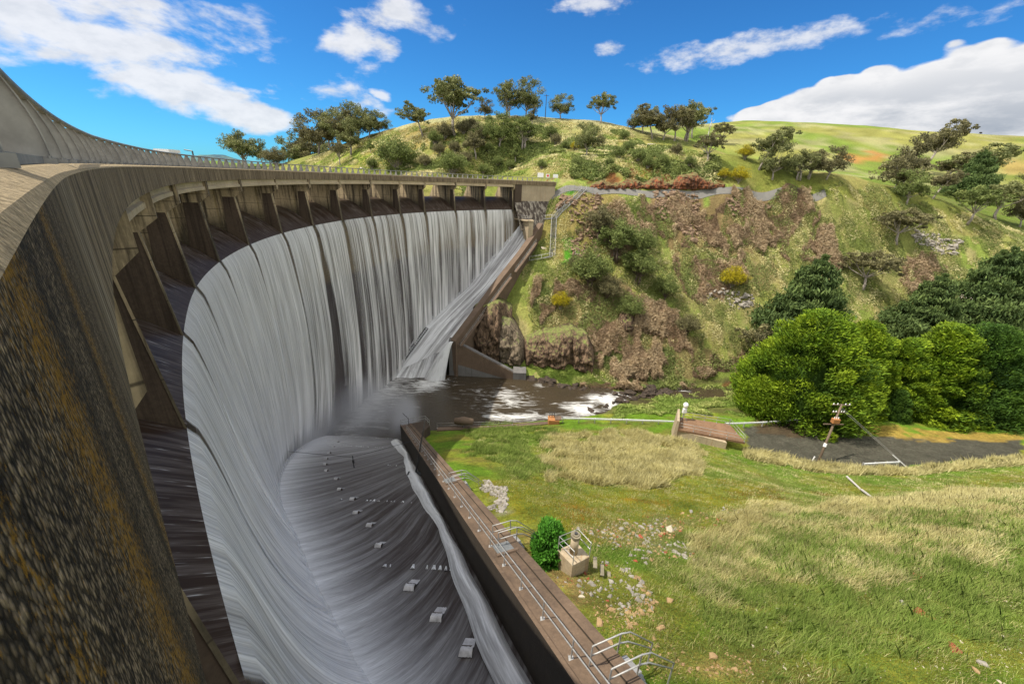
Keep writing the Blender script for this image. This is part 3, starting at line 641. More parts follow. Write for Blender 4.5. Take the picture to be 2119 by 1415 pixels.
def falls():
    rngl = np.random.default_rng(3)
    for bi, (a, b) in enumerate(bays):
        n = 26
        K = np.linspace(0, 1, 30)
        def fn(A, k):
            A = (a+b)/2+(A-(a+b)/2)*(1+(.13 if bi not in (6, 7) else .0)*np.clip(k*3, 0, 1))
            zb = foot_z(A)-.3; h = (-7.2-zb)*k; dr = -.55*np.sqrt(np.clip(h, 0, None))*.62-.03*h*0
            wob = .18*np.sin(A*ARC*2.1+bi)*k+.10*np.sin(A*ARC*5.3+1)*k
            de = -.55*np.sqrt(np.clip(-7.2-zb, 0, None))*.62; dr = dr+(dfoot(A)-de)*k**3; return PP(A, dr+wob*(1-k**4), -7.2-h)
        V, F, u, v = grid(fn, np.linspace(a, b, n), K)
        zb = foot_z(u); depth = (-7.2-zb)*v; t = (u-a)/(b-a); wd = (b-a)*ARC
        e = np.minimum(t, 1-t)*wd; inset = .004*depth*(.3+1.4*rngl.random())+(.55 if bi < 7 else .1)
        gapd = np.where((t < .5) if bi == 7 else (t > .5), depth*.11, 0) if bi in (6, 7) else 0
        edge = np.clip((e-inset*.5-gapd*.5)/(.08+.022*depth), 0, 1)**.7
        near_ = np.clip((u-172)/6, 0, 1); edge = edge*(1-near_*np.clip((v-.80)/.19, 0, 1)**1.3)
        thin = {0: .34, 1: .30, 2: .36, 3: .38, 4: .42, 5: .36, 6: .22, 7: .0, 8: -.15}.get(bi, -.35-.45*0)*np.clip(v*3, .6, 1)-(.45*v if bi > 7 else 0)
        if bi in (1, 2, 3): thin = thin*np.clip(1.5-1.2*v, .1, 1)
        o = mobj('waterfall', V, F, M['fall'], smooth=True, uv=np.c_[arc(u), depth], attr={'edge': edge, 'thin': thin}); tag(o, kind='structure')
falls()
# running sheet on the near apron
def runs():
    # parametrise between dam foot (angle) and the wall foot, cut at pool level
    Q = np.linspace(0, 1, 60); Ys = np.linspace(-2, 57.5, 90)
    def fn(q, Y):
        disc = np.sqrt(np.maximum(0, 64.5**2-(Y-CC[1])**2)); xd = CC[0]-disc; A = np.degrees(np.arctan2(Y-CC[1], xd-CC[0])) % 360
        for _ in range(3): rq = RC(A)+dfoot(A); xd = CC[0]-np.sqrt(np.maximum(0, rq**2-(Y-CC[1])**2)); A = np.degrees(np.arctan2(Y-CC[1], xd-CC[0])) % 360
        rr = RC(A)+dfoot(A)+1.3; xd = CC[0]-np.sqrt(np.maximum(0, rr**2-(Y-CC[1])**2))
        t = (Y-CAP_A[1])/WD[1]; xw = CAP_A[0]+WD[0]*t
        X = xd+(xw+.15-xd)*q; z = AP0-.51*Y
        return np.stack([X, Y, np.maximum(z, -41.6)], -1), X-xd, xw-X
    uu, vv = np.meshgrid(Q, Ys, indexing='ij'); P, d, dw = fn(uu, vv); P = P.reshape(-1, 3); d = d.ravel(); dw = dw.ravel(); Y = vv.ravel()
    n, m = len(Q), len(Ys); i, j = np.meshgrid(np.arange(n-1), np.arange(m-1), indexing='ij'); i = i.ravel(); j = j.ravel(); F = np.stack([i*m+j, (i+1)*m+j, (i+1)*m+j+1, i*m+j+1], 1)
    psi = Y-.20*d**1.55
    white = .85*np.exp(-(np.maximum(d-.8, 0)/2.4)**1.3)+.55*np.exp(-((Y-51)/7)**2)*np.exp(-d/10)+.10*np.exp(-((Y-42)/12)**2)-.05+.05*np.exp(-d/9)
    P[:, 2] += .10*(vnoise(psi, d*.1, 1.2)-.5)*2*np.clip(d/3, 0, 1)
    o = mobj('spillway_water', P, F, M['run'], smooth=True, uv=np.c_[psi, d*1.0], attr={'white': white}); tag(o, kind='structure')
    # far apron
    K = np.linspace(0, 1, 40); L = np.linspace(0, 1, 70)
    fa = np.array(FA); fb = np.array(FB); ts = np.linspace(0, 1, len(FA))
    def fn2(k, l):
        a = np.stack([np.interp(l, ts, fa[:, c]) for c in range(3)], -1); b = np.stack([np.interp(l, ts, fb[:, c]) for c in range(3)], -1)
        return a*(1-k[..., None])+b*k[..., None]
    V, F, u, v = grid(fn2, K, L)
    o = mobj('spillway_water', V+np.array([0, 0, .02]), F, M['runfar'], smooth=True, uv=np.c_[V[:, 0]*.8-V[:, 1]*.6, V[:, 0]*.6+V[:, 1]*.8], attr={'white': .10+.45*np.exp(-u/.3)+.15*(1-v)}); tag(o, kind='structure')
    # its steep end dropping into the pool
    a0, b0 = fa[0], fb[0]
    def fn3(k, l):
        top = a0*(1-k[..., None])+b0*k[..., None]; bot = np.array([-27.5, 76.6, -41.3])*(1-k[..., None])+np.array([-15.2, 78.6, -41.3])*k[..., None]
        return top*(1-l[..., None])+bot*l[..., None]
    V, F, u, v = grid(fn3, np.linspace(0, 1, 30), np.linspace(0, 1, 12))
    o = mobj('spillway_water', V, F, M['runfar'], smooth=True, uv=np.c_[u*13, v*7], attr={'white': .25+.3*v}); tag(o, kind='structure')
runs()
def pool():
    X = np.arange(-34, 62, .6); Y = np.arange(52, 96, .6)
    def z(x, y): return -41.0-1.2*np.clip((x-20)/10, 0, 1)+np.where(x > 17, .35*(fbm(x, y, 3, 4, 3)-.5)*np.clip((x-17)/5, 0, 1)*2, 0)
    V, F, u, v = grid(lambda x, y: np.stack([x, y, z(x, y)], -1), X, Y)
    def g(cx, cy, rx, ry, w): return w*np.exp(-((u-cx)/rx)**2-((v-cy)/ry)**2)
    def gp(px, py, rx, ry, w, zz=-41): q = atz(px, py, zz); return g(q[0], q[1], rx, ry, w)
    foam = gp(905, 790, 3.5, 3.0, .75)+gp(870, 800, 3, 3, .55)+gp(990, 815, 5, 4, .28)+gp(1050, 815, 2.6, 5, .40)+gp(1090, 835, 4, 4, .36)+gp(1010, 840, 3, 3, .26)+gp(1060, 866, 5, 1.2, .5)+gp(1140, 862, 6, 1.0, .48)+gp(1030, 860, 6, .8, .35)
    foam += gp(1210, 850, 3.2, 2.6, .8)+gp(1250, 832, 4, 2.0, 1.0, -42)+gp(1180, 840, 3, 2, .45)+gp(1300, 820, 3.5, 1.2, .9, -42)+gp(1270, 850, 3, 2, .7, -42)+gp(1410, 806, 2.5, 1.0, .8, -42)+gp(1460, 792, 4, 1.0, .5, -42)+gp(1540, 782, 4, 1.2, .6, -42)+gp(1115, 795, 1.5, 2.4, .5)+.05
    foam += g(-24, 66, 8, 9, .28)+.5*np.exp(-((CC[0]-np.sqrt(np.maximum(0, 61.5**2-(v-CC[1])**2)))-u)**2/9)
    o = mobj('water', V, F, M['river'], smooth=True, attr={'foam': foam}); tag(o, kind='structure')
pool()
# ================================================================== DAM
def fo(A): A = np.asarray(A, float); return -.35+.31*np.clip((A-214)/22, 0, 1)
def loft(prof, As, mat, name, parent, offs=None, uvs=False, smooth=False, caps=True):
    """closed profile [(dr,z)] swept along the arc; offs(A) added to dr"""
    As = np.asarray(As, float); n = len(prof); V = []; UV = []; per = np.r_[0, np.cumsum([math.hypot(prof[(i+1) % n][0]-prof[i][0], prof[(i+1) % n][1]-prof[i][1]) for i in range(n)])]
    for A in As:
        o = float(offs(A)) if offs else 0
        for q, (dr, z) in enumerate(prof): V.append(PP(A, dr+o, z)); UV.append((arc(A), z-dr))
    F = []
    for i in range(len(As)-1):
        for k in range(n): F.append((i*n+k, i*n+(k+1) % n, (i+1)*n+(k+1) % n, (i+1)*n+k))
    if caps: F.append(tuple(range(n-1, -1, -1))); F.append(tuple((len(As)-1)*n+k for k in range(n)))
    return mobj(name, V, F, mat, parent, smooth, uv=np.array(UV))
dam = empty('dam', PP(180, 0, -41)); tag(dam, 'tall curved concrete arch dam with water pouring over its gated crest', 'dam')
Aall = np.r_[np.arange(112.3, 210, 1.5), np.arange(210, 252, .35)]
# deck: fascia with a worn bevel, kerb, roadway, upstream kerb
def near_fine():
    prof = [(0, -1.0), (0, -.09), (.015, -.065), (.09, -.033), (.12, -.03), (.60, -.03), (.62, -.22), (6.4, -.22), (6.42, -.03), (7.0, -.03), (7.0, -1.0)]
    return loft(prof, Aall, M['fascia'], 'bridge_deck', dam, fo)
near_fine()
# main wall below the lip (vertical cylinder) with the ogee underneath the crest sheet
def wallz():
    As = np.arange(119, 250, 1.0); V = []; F = []
    for A in As:
        lo_ = max(0.0, float(dfoot(A))+.5); prof_dr = [7.5, 6, 4.2, 2.6, 1.1, .35, .30, .0, lo_, 9.0, 9.0]
        zf = min(float(foot_z(A))-2.5, -14)
        zs = [-6, -5.2, -5.4, -6.0, -6.9, -7.6, -9.0, -9.02, zf, zf, -7]
        for d, z in zip(prof_dr, zs): V.append(PP(A, d-.0, z))
    n = len(prof_dr)
    for i in range(len(As)-1):
        for k in range(n): F.append((i*n+k, i*n+(k+1) % n, (i+1)*n+(k+1) % n, (i+1)*n+k))
    F.append(tuple(range(n-1, -1, -1))); F.append(tuple((len(As)-1)*n+k for k in range(n)))
    mobj('dam_wall', V, F, M['damwall'], dam, uv=np.array([(arc(As[q//n]), V[q][2]) for q in range(len(V))]))
def damwall_mat():
    k = NT('wet_dam_concrete', .6, .4); uv = k.coord('UV', (1, .03, 1)); uf = k.coord('UV')
    s1 = k.noise(uv, .6, 4, .6, .2); s2 = k.noise(uv, 4, 4, .7)
    sx = k.n('ShaderNodeSeparateXYZ'); k.l(uf, sx.inputs[0])
    up = k.n('ShaderNodeMapRange'); k.l(sx.outputs[1], up.inputs[0]); up.inputs[1].default_value = -16.5; up.inputs[2].default_value = -15.5
    top = k.mix(k.noise(uf, .8, 4, .6), (.23, .17, .10), (.12, .09, .055)); low = k.mix(s1, (.11, .092, .088), (.05, .04, .038))
    c = k.mix(up.outputs[0], low, top); br = k.n('ShaderNodeTexBrick'); k.l(uf, br.inputs[0]); br.inputs['Scale'].default_value = .6; br.inputs['Mortar Size'].default_value = .012
    br.inputs[1].default_value = (1, 1, 1, 1); br.inputs[2].default_value = (.9, .9, .9, 1); br.inputs[3].default_value = (.4, .4, .4, 1)
    c = k.mix(.8, c, br.outputs[0], 'MULTIPLY'); c = k.mix(k.math('MULTIPLY', k.ramp(s2, [(.5, 0), (.75, 1)]), .28), c, (.50, .50, .53)); k.color(c); M['damwall'] = k.m
damwall_mat(); wallz()
# piers
def pier(A, end=False):
    a = math.radians(A); th = .36; fs = float(fo(A))
    tv = np.array([-math.sin(a), math.cos(a), 0])
    def pr(mb, pl, w): Q = [PP(A, d, z) for d, z in pl]; return mb.prism([p-tv*w/2 for p in Q], tv*w)
    q1, q2, zt = 1.5, 2.25, -1.003; mb = MB()
    pr(mb, [(fs+.05, zt), (fs+.05, -2.05), (.45, -2.58), (q1, -2.58), (q1, zt)], th); pr(mb, [(q2, zt), (q2, -8.9), (9, -8.9), (9.3, -4.4), (7.0, zt)], th)
    pr(mb, [(q1+.002, zt), (q1+.002, -8.9), (q2-.002, -8.9), (q2-.002, zt)], th*.3)
    o = mb.build('pier', M['pier'], dam)
    pr(MB(), [], th) if False else None
    mb = MB(); pr(mb, [(.48, -2.583), (.05, -7.35), (.92, -8.9), (q1+.4, -8.9), (q1, -2.583)], th-.03); mb.build('pier_nose', M['conc_wet_and_shade'], dam)  # near-black colour paints in the shade on the nose sides
    mb = MB(); pr(mb, [(.45, -2.585), (.015, -7.35), (.08, -7.35), (.515, -2.585)], th+.03); mb.build('pier_edge', M['pier'], dam)
    return o
def pier_mat():
    k = NT('pier_concrete', .85, .25); v = k.coord('Object'); vs = k.coord('Object', (1, 1, .08))
    st = k.noise(vs, 1.6, 6, .7); st2 = k.noise(vs, 5, 5, .7); n = k.noise(v, 5, 6, .7)
    c = k.mix(k.noise(v, .5, 4, .6), (.46, .36, .22), (.30, .23, .14)); c = k.mix(k.ramp(st, [(.46, 0), (.60, .92)]), c, (.03, .022, .016)); c = k.mix(k.ramp(st2, [(.56, 0), (.7, .6)]), c, (.08, .06, .045))
    geo = k.n('ShaderNodeNewGeometry'); sx = k.n('ShaderNodeSeparateXYZ'); k.l(geo.outputs['Position'], sx.inputs[0])
    mr = k.n('ShaderNodeMapRange'); k.l(sx.outputs[2], mr.inputs[0]); mr.inputs[1].default_value = -3.9; mr.inputs[2].default_value = -5.2
    c = k.mix(k.math('MULTIPLY', mr.outputs[0], .8), c, (.05, .042, .028))
    li = k.math('PINGPONG', k.math('ADD', sx.outputs[2], .15), .9); c = k.mix(k.ramp(li, [(.01, .8), (.03, 0)]), c, (.04, .03, .02))
    c = k.mix(.6, c, k.ramp(n, [(.3, .6), (.7, 1.3)]), 'MULTIPLY'); k.color(c); k.bump(n, .4, .03); M['pier'] = k.m
pier_mat()
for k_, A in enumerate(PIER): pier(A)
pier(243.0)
# soffit beams between the pier brackets
bb = list(PIER)+[243.0]
for i_ in range(len(bb)-3):
    As = np.linspace(bb[i_]+.22, bb[i_+1]-.22, 9)
    loft([(.40, -1.004), (.40, -1.36), (.28, -1.42), (.28, -1.62), (.70, -1.70), (.95, -1.004)], As, M['beam'], 'soffit_beam', dam, lambda A: float(fo(A))-.22*float(np.clip((214-A)/20, 0, 1)))
# far abutment: dark pillar, tan wall panel, splash slope under it
As = np.linspace(121.7, 123.55, 4)
loft([(-.25, -1.004), (-.25, -6.9), (5, -6.9), (5, -1.004)], As, M['conc_wet_and_shade'], 'abutment_pillar', dam)
As = np.linspace(112.4, 121.6, 12)
loft([(-.05, -1.004), (-.05, -5.0), (4.5, -5.0), (4.5, -1.004)], As, M['conc_far'], 'abutment_wall', dam)
def splash():
    def fn(A, k): return PP(A, -.05-3.6*k, -5.0-7.0*k)
    V, F, u, v = grid(fn, np.linspace(113, 123.6, 14), np.linspace(0, 1, 6)); n = len(V)
    Vb = V+np.array([0, 3.0, -2.0])
    F2 = np.vstack([F, F[:, ::-1]+n]); mobj('splash_slope', np.vstack([V, Vb]), F2, M['splash'], dam)
def splash_mat():
    k = NT('streaked_splash_concrete', .8, .3); v = k.coord('Object', (1, 1, .1)); s = k.noise(v, 1.5, 5, .7); c = k.mix(k.ramp(s, [(.46, 0), (.62, 1)]), (.06, .045, .035), (.33, .29, .23)); k.color(c); M['splash'] = k.m
splash_mat(); splash()
# lower buttress of the far abutment
MB().prism([PP(A, d, z) for A, d, z in ((121.8, -.2, -6.9), (121.8, -2.6, -14), (121.8, -3.2, -19), (121.8, 6, -19), (121.8, 6, -6.9))], (1.6, 1.0, 0)).build('abutment_buttress', M['conc_wet_and_shade'], dam)
# ------------------------------------------------------------------ guardrail on the deck
gr = empty('bridge_guardrail', PP(180, .2, 0)); tag(gr, 'long galvanised guardrail with curved plate posts along the deck edge of the dam', 'guardrail')
def grd(A): return .62+fo(A)-.50*np.clip((np.asarray(A)-222)/14, 0, 1)      # radial offset of the post fronts
Ar = np.r_[np.arange(112.5, 214, 1.0), np.arange(214, 250, .4)]
RT = .76
mb = MB(); mb.tube([PP(A, float(grd(A))+.17, RT) for A in Ar], .055, 10); mb.build('top_rail', M['railsteel'], gr, True)
loft([(0.05, -.028), (0.05, .035), (.16, .035), (.16, -.028)], Ar, M['railsteel'], 'base_rail', gr, grd)
def gpost(A):
    a = math.radians(A); rad = np.array([math.cos(a), math.sin(a)]); tan = np.array([-math.sin(a), math.cos(a)])
    f = float(grd(A)); R0 = float(RC(A))+f
    def pt(dr, z, t): return (CC[0]+(R0+dr)*rad[0]+t*tan[0], CC[1]+(R0+dr)*rad[1]+t*tan[1], z)
    zs = np.linspace(0, 1, 9); front = [(.16*s**2.2-.0, RT*s-.02) for s in zs]; back = [(.55-.25*s, RT*s*.98-.02) for s in zs]
    mb = MB(); th = .012
    out = front+back[::-1]
    mb.prism([pt(d, z, -th/2) for d, z in out], tuple(th*np.r_[tan, 0]))
    for i in range(len(front)-1):     # curved flange
        (d0, z0), (d1, z1) = front[i], front[i+1]
        mb.add([pt(d0-.012, z0, -.05), pt(d0-.012, z0, .05), pt(d1-.012, z1, .05), pt(d1-.012, z1, -.05), pt(d0, z0, -.05), pt(d0, z0, .05), pt(d1, z1, .05), pt(d1, z1, -.05)],
               [(0,1,2,3), (7,6,5,4), (0,4,5,1), (3,2,6,7), (1,5,6,2), (0,3,7,4)])
    c = pt(.13, .0, 0); mb.box((c[0], c[1], -.005), (.32, .20, .05), a)
    for t in (-.07, .07):
        for d in (.01, .25): q = pt(d, .0, t); mb.tube([(q[0], q[1], .0), (q[0], q[1], .045)], .014, 6)
    return mb.build('post', M['railsteel'], gr)
Ap = [237.0]; a_ = 233.6
while a_ > 118 and len(Ap) < 92: Ap.append(a_); a_ -= (1.9 if a_ > 226 else 1.36)
for A in Ap: gpost(A)
# ------------------------------------------------------------------ near apron (chute floor), its blocks and sills
chute = empty('spillway_chute', (-15, 30, AP0-.51*30)); tag(chute, 'sloping concrete chute floor under the falls running down to the pool', 'chute')
def xdam(Y, off=0.0):
    A = 200.
    for _ in range(6):
        rr = float(RC(A))+off; x = CC[0]-math.sqrt(max(0, rr*rr-(Y-CC[1])**2)); A = math.degrees(math.atan2(Y-CC[1], x-CC[0])) % 360
    return x
def xwall(Y): return CAP_A[0]+WD[0]*(Y-CAP_A[1])/WD[1]
Ys = np.linspace(-3, 57, 41); V = []; F = []
for Y in Ys:
    z = AP0-.51*Y-.12; x0, x1 = xdam(Y, .5), xwall(Y)+.5
    V += [(x0, Y, z), (x1, Y, z), (x1, Y, z-2), (x0, Y, z-2)]
for i_ in range(len(Ys)-1):
    b = i_*4
    for k in range(4): F.append((b+k, b+(k+1) % 4, b+4+(k+1) % 4, b+4+k))
mobj('chute_floor', V, F, M['conc_wet_and_shade'], chute)
def onap(px, py, off=0.0): return onpl(px, py, APN, AP0+off)
def blocks():
    bp = [(966, 1348, 1), (905, 1278, 1), (850, 1216, 1), (785, 1130, .8), (766, 1088, .8), (738, 1062, .8), (731, 1034, .8), (704, 1014, .7), (697, 992, .7), (676, 975, .7), (674, 962, .7), (676, 950, .7), (682, 938, .7), (690, 925, .6), (700, 915, .6)]
    for px, py, s in bp:
        p = onap(px, py); mb = MB(); w = .30*s; sl = -math.atan(.51)
        R = Matrix.Rotation(sl, 3, 'X')
        mb.box((p[0], p[1], p[2]+.10), (w*1.5, w*1.1, .22), R=R)
        o = mb.build('baffle_block', M['conc_wet_and_shade'], chute, bevel=.03)
        mb = MB()   # water piling over the block and tearing off it
        top = []
        n = 9
        for q in range(n):
            t = q/(n-1)-.5; lift = .26+.02*math.sin(q*2.3+px)
            top.append((p[0]+t*w*1.7, p[1], p[2], lift))
        V = []; Fq = []
        for k, (dy, hh, ww) in enumerate(((-w*1.0, .05, 1.05), (-w*.6, .85, 1.0), (w*.1, 1.0, .95), (w*.7, .45, 1.0), (w*2.4, .10, .9))):
            for q, (x, y, z, l) in enumerate(top):
                V.append((p[0]+(x-p[0])*ww+dy*.12, p[1]+dy+(.05*math.sin(q*3.1)), p[2]-.51*(dy)+l*hh*1.05+.02))
        for k in range(4):
            for q in range(n-1): Fq.append((k*n+q, k*n+q+1, (k+1)*n+q+1, (k+1)*n+q))
        mobj('foam_crown', V, Fq, M['foamwet'], o, True, local=False)
        o2 = bpy.data.objects[-1] if False else None
blocks()
# children of a part: their vertices were made in world space, the part sits at the chute's origin
for o in [q for q in bpy.data.objects if q.name.startswith('foam_crown')]:
    o.data.transform(Matrix.Translation(-Vector(chute.location)))
def sills():
    for (x0, y0), (x1, y1) in (((690, 903), (818, 908)), ((670, 921), (824, 928)), ((800, 962), (842, 967)), ((705, 1034), (890, 1042)), ((790, 1172), (968, 1182))):
        a = onap(x0, y0, .03); b = onap(x1, y1, .03); mb = MB(); rl = random.Random(x0)
        n = int(np.hypot(*(b-a)[:2])/.35)
        for q in range(n):
            if rl.random() < .35: continue
            t = (q+rl.random()*.5)/n; p = a*(1-t)+b*t; L = .25+.35*rl.random(); w = .05+.10*rl.random()
            d = np.array([-.12, 1, -.51]); d = d/np.linalg.norm(d)
            mb.add([p+np.array([-w, 0, .0]), p+np.array([w, 0, 0]), p+d*L+np.array([w*.4, 0, .0]), p+d*L-np.array([w*.4, 0, 0]), p+np.array([0, .03, .10])], [(0,1,4), (1,2,4), (2,3,4), (3,0,4)])
        tag(mb.build('water_sill', M['foam'], chute), kind='stuff')
sills()
# ------------------------------------------------------------------ near training wall with walkway
wall = empty('walkway_wall', tuple(CAP_A)); tag(wall, 'long concrete chute wall with a brown sloping walkway on top beside the grass', 'wall')
def wp(t, o, dz=0.0):   # t along 0..1 (may be <0), o outwards, dz
    p = CAP_A*(1-t)+CAP_B*t; return np.array([p[0]+WN[0]*o, p[1]+WN[1]*o, p[2]+dz])
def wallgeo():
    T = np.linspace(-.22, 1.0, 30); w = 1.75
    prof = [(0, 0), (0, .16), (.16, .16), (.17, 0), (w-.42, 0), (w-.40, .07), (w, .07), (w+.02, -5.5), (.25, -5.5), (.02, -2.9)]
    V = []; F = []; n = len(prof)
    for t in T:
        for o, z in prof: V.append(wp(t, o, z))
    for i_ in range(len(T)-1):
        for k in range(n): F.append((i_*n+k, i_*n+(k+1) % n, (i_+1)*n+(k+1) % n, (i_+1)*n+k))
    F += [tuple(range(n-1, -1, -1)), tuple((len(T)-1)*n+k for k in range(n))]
    mobj('wall_body', V, F, M['walkway'], wall)
def walk_mat():
    k = NT('walkway_concrete', .8, .3); v = k.coord('Object'); n = k.noise(v, .5, 5, .6); f = k.noise(v, 6, 6, .75); f2 = k.noise(v, 18, 3, .6)
    c = k.mix(k.ramp(n, [(.35, 0), (.65, 1)]), (.155, .105, .068), (.09, .062, .042)); c = k.mix(.6, c, k.ramp(f, [(.3, .55), (.7, 1.35)]), 'MULTIPLY')
    c = k.mix(k.ramp(f2, [(.70, 0), (.74, .7)]), c, (.5, .45, .38))
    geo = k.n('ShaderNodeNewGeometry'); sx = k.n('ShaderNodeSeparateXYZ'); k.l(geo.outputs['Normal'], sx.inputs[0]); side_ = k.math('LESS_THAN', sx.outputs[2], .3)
    side_dark = k.mix(k.noise(k.coord('Object', (1, 1, .3)), 1.6, 6, .8), (.012, .010, .008), (.060, .045, .03)); c = k.mix(side_, c, side_dark)  # steep faces take a near-black mottled colour
    k.color(c); k.bump(f, .4, .03); M['walkway'] = k.m
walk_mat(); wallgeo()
rail = empty('walkway_handrail', tuple(wp(.3, .45))); tag(rail, 'twin rail galvanised handrail running down the brown sloping walkway beside the chute', 'handrail')
def handrail(parent, pts, h=.95, post_every=1, rr=.024, mid=True, mat=None):
    mat = mat or M['steel']; pts = [np.array(p, float) for p in pts]
    for hh in ((h, h*.52) if mid else (h,)):
        MB().tube([p+np.array([0, 0, hh]) for p in pts], rr, 6).build('rail', mat, parent, True)
    for p in pts[::post_every]:
        mb = MB(); mb.tube([p, p+np.array([0, 0, h])], rr*1.05, 6); mb.box((p[0], p[1], p[2]+.012), (.16, .16, .024)); mb.build('post', mat, parent)
ts = []; t = -.17
while t < .93: ts.append(t); t += 2.1/np.linalg.norm(CAP_B-CAP_A)
handrail(rail, [wp(t, .42) for t in ts])
# steps and small landings cut in the wall: raised slabs with hatches
def hatch(name, px, py, lab, l=1.3):
    # find t where the cap is seen
    best = min(np.linspace(-.1, 1, 400), key=lambda t: abs(proj(wp(t, .8))[1]-py))
    o = empty(name, tuple(wp(best, .9))); tag(o, lab, 'hatch', None)
    th = math.atan2(WD[1], WD[0]); sl = math.atan2((CAP_B-CAP_A)[2], np.hypot(*(CAP_B-CAP_A)[:2]))
    R = Matrix.Rotation(th, 3, 'Z')@Matrix.Rotation(-sl, 3, 'Y')
    b = Vector(wp(best, .95, .03)); MB().box(b, (l, .9, .07), R=R).build('cover', M['steelplate'], o, bevel=.01)
    MB().box(b+R@Vector((-l/2-.12, 0, .0)), (.2, 1.1, .14), R=R).build('frame', M['cap'], o)
    mb = MB()
    for s in (-.22, .22): mb.tube([b+R@Vector((l*.35, s, .035)), b+R@Vector((l*.35, s, .12)), b+R@Vector((l*.22, s, .12)), b+R@Vector((l*.22, s, .035))], .012, 6)
    mb.build('handle', M['steel'], o)
def proj(P):
    X, Y, Z = P[0], P[1], P[2]; fw = Y*math.cos(TH)-Z*math.sin(TH); B = Y*math.sin(TH)+Z*math.cos(TH)
    a = X*math.cos(RR)+B*math.sin(RR); b = -X*math.sin(RR)+B*math.cos(RR); return np.array([1059.5+FPX*a/fw, 707.5-FPX*b/fw])
M['steelplate'] = simple('chequer_plate', (.22, .23, .23), .45, .4, .2, 5)
hatch('access_hatch', 965, 995, 'pale steel access hatch in the walkway higher up the picture, near the gravel patch')
hatch('access_hatch', 1080, 1135, 'dark steel access hatch in the walkway beside the bright green bush', 1.0)
def loop_rail(px, py, lab, s=1.0):
    best = min(np.linspace(-.2, 1, 500), key=lambda t: abs(proj(wp(t, 1.6))[1]-py))
    o = empty('ladder_handrail', tuple(wp(best, 1.7))); tag(o, lab, 'handrail')
    L = np.linalg.norm(CAP_B-CAP_A)
    for side_t in (0, .95*s/L):
        a = wp(best+side_t, .75); b = wp(best+side_t, 1.75); c = wp(best+side_t, 2.0, -.9); up = np.array([0, 0, 1.0])
        for h in (.95*s, .5*s):
            MB().tube([a+up*h, b+up*h, b+np.array([WN[0]*.35, WN[1]*.35, h-.12]), c+up*(h*.6)+np.array([WN[0]*1.2, WN[1]*1.2, 0])], .025, 6).build('rail', M['steel'], o, True)
        for q in (a, b): MB().tube([q, q+up*.95*s], .026, 6).build('post', M['steel'], o)
        MB().tube([c+np.array([WN[0]*1.2, WN[1]*1.2, -1.2]), c+up*(.55*s)+np.array([WN[0]*1.2, WN[1]*1.2, 0])], .026, 6).build('post', M['steel'], o)
    mb = MB()
    for q in range(7):
        z = -.15-q*.28; a = wp(best+.1/L, 1.95+.12*q, z); b = wp(best+.85*s/L, 1.95+.12*q, z); mb.bar(a, b, .2, .04)
    mb.build('tread', M['steel'], o)
loop_rail(975, 1000, 'galvanised ladder handrails over the walkway edge above the pale hatch')
loop_rail(1100, 1120, 'galvanised ladder handrails over the walkway edge next to the bright green bush')
loop_rail(1310, 1400, 'large galvanised ladder handrails at the bottom end of the walkway in the foreground')
# platform end of the wall by the pool with railing, crane davit and basket
endp = empty('pool_platform', tuple(wp(1.0, 1))); tag(endp, 'dark concrete end platform of the chute wall at the edge of the pool', 'platform')
def endplat():
    a = wp(1.0, 0); w = 1.75
    e = [wp(.80, w+.05, .02), wp(1.0, w+.05, .02), wp(1.0, 4.2, .02), wp(.90, 4.0, .02)]
    MB().prism([p-np.array([0, 0, 3.5]) for p in e], (0, 0, 3.5)).build('slab', M['conc_wet_and_shade'], endp)
    for (t0, o0), (t1, o1) in (((1.0, .15), (1.0, 4.1)), ((1.0, 4.1), (.9, 3.9))):
        A_ = wp(t0, o0, .02); B_ = wp(t1, o1, .02)
        for h in (.95, .5): MB().tube([A_+[0, 0, h], B_+[0, 0, h]], .03, 6).build('rail', M['steel'], endp)
        for s in (0, .5, 1): q = A_*(1-s)+B_*s; MB().tube([q, q+[0, 0, .95]], .03, 6).build('post', M['steel'], endp)
    q = wp(.97, 1.2, .02); MB().tube([q, q+[0, 0, 1.3], q+[-.9, .2, 2.1]], .05, 6).build('davit', M['dark_steel'], endp)
endplat()
# retaining strip and railing from the platform along the pool edge
pe = empty('pool_edge_wall', tuple(atz(980, 886, -38.2))); tag(pe, 'low brown concrete wall with wire railing along the near edge of the pool', 'wall')
pts = [atz(905, 884, -38.0), atz(960, 882, -38.0), atz(1010, 881, -38.4), atz(1060, 877, -38.8), atz(1150, 870, -39.4)]
mb = MB()
for a, b in zip(pts[:-1], pts[1:]): mb.hexa([a+[0, 0, -3], b+[0, 0, -3], b+[.05, -.8, -3], a+[.05, -.8, -3]], [a, b, b+[.05, -.8, 0], a+[.05, -.8, 0]])
mb.build('wall_body', M['cap'], pe); handrail(pe, [p+np.array([0, -.2, 0]) for p in pts], .9, 1, .02)
tank = atz(960, 878, -37.6); o = MB()
o.tube([tank+[-1.6, 0, .55], tank+[-1.5, 0, .6], tank+[0, 0, .7], tank+[1.5, 0, .6], tank+[1.6, 0, .55]], [.05, .5, .72, .5, .05], 14)
tag(o.build('upturned_boat', M['cap'], None, True), 'brown rounded hull lying on the low wall at the edge of the pool', 'boat')
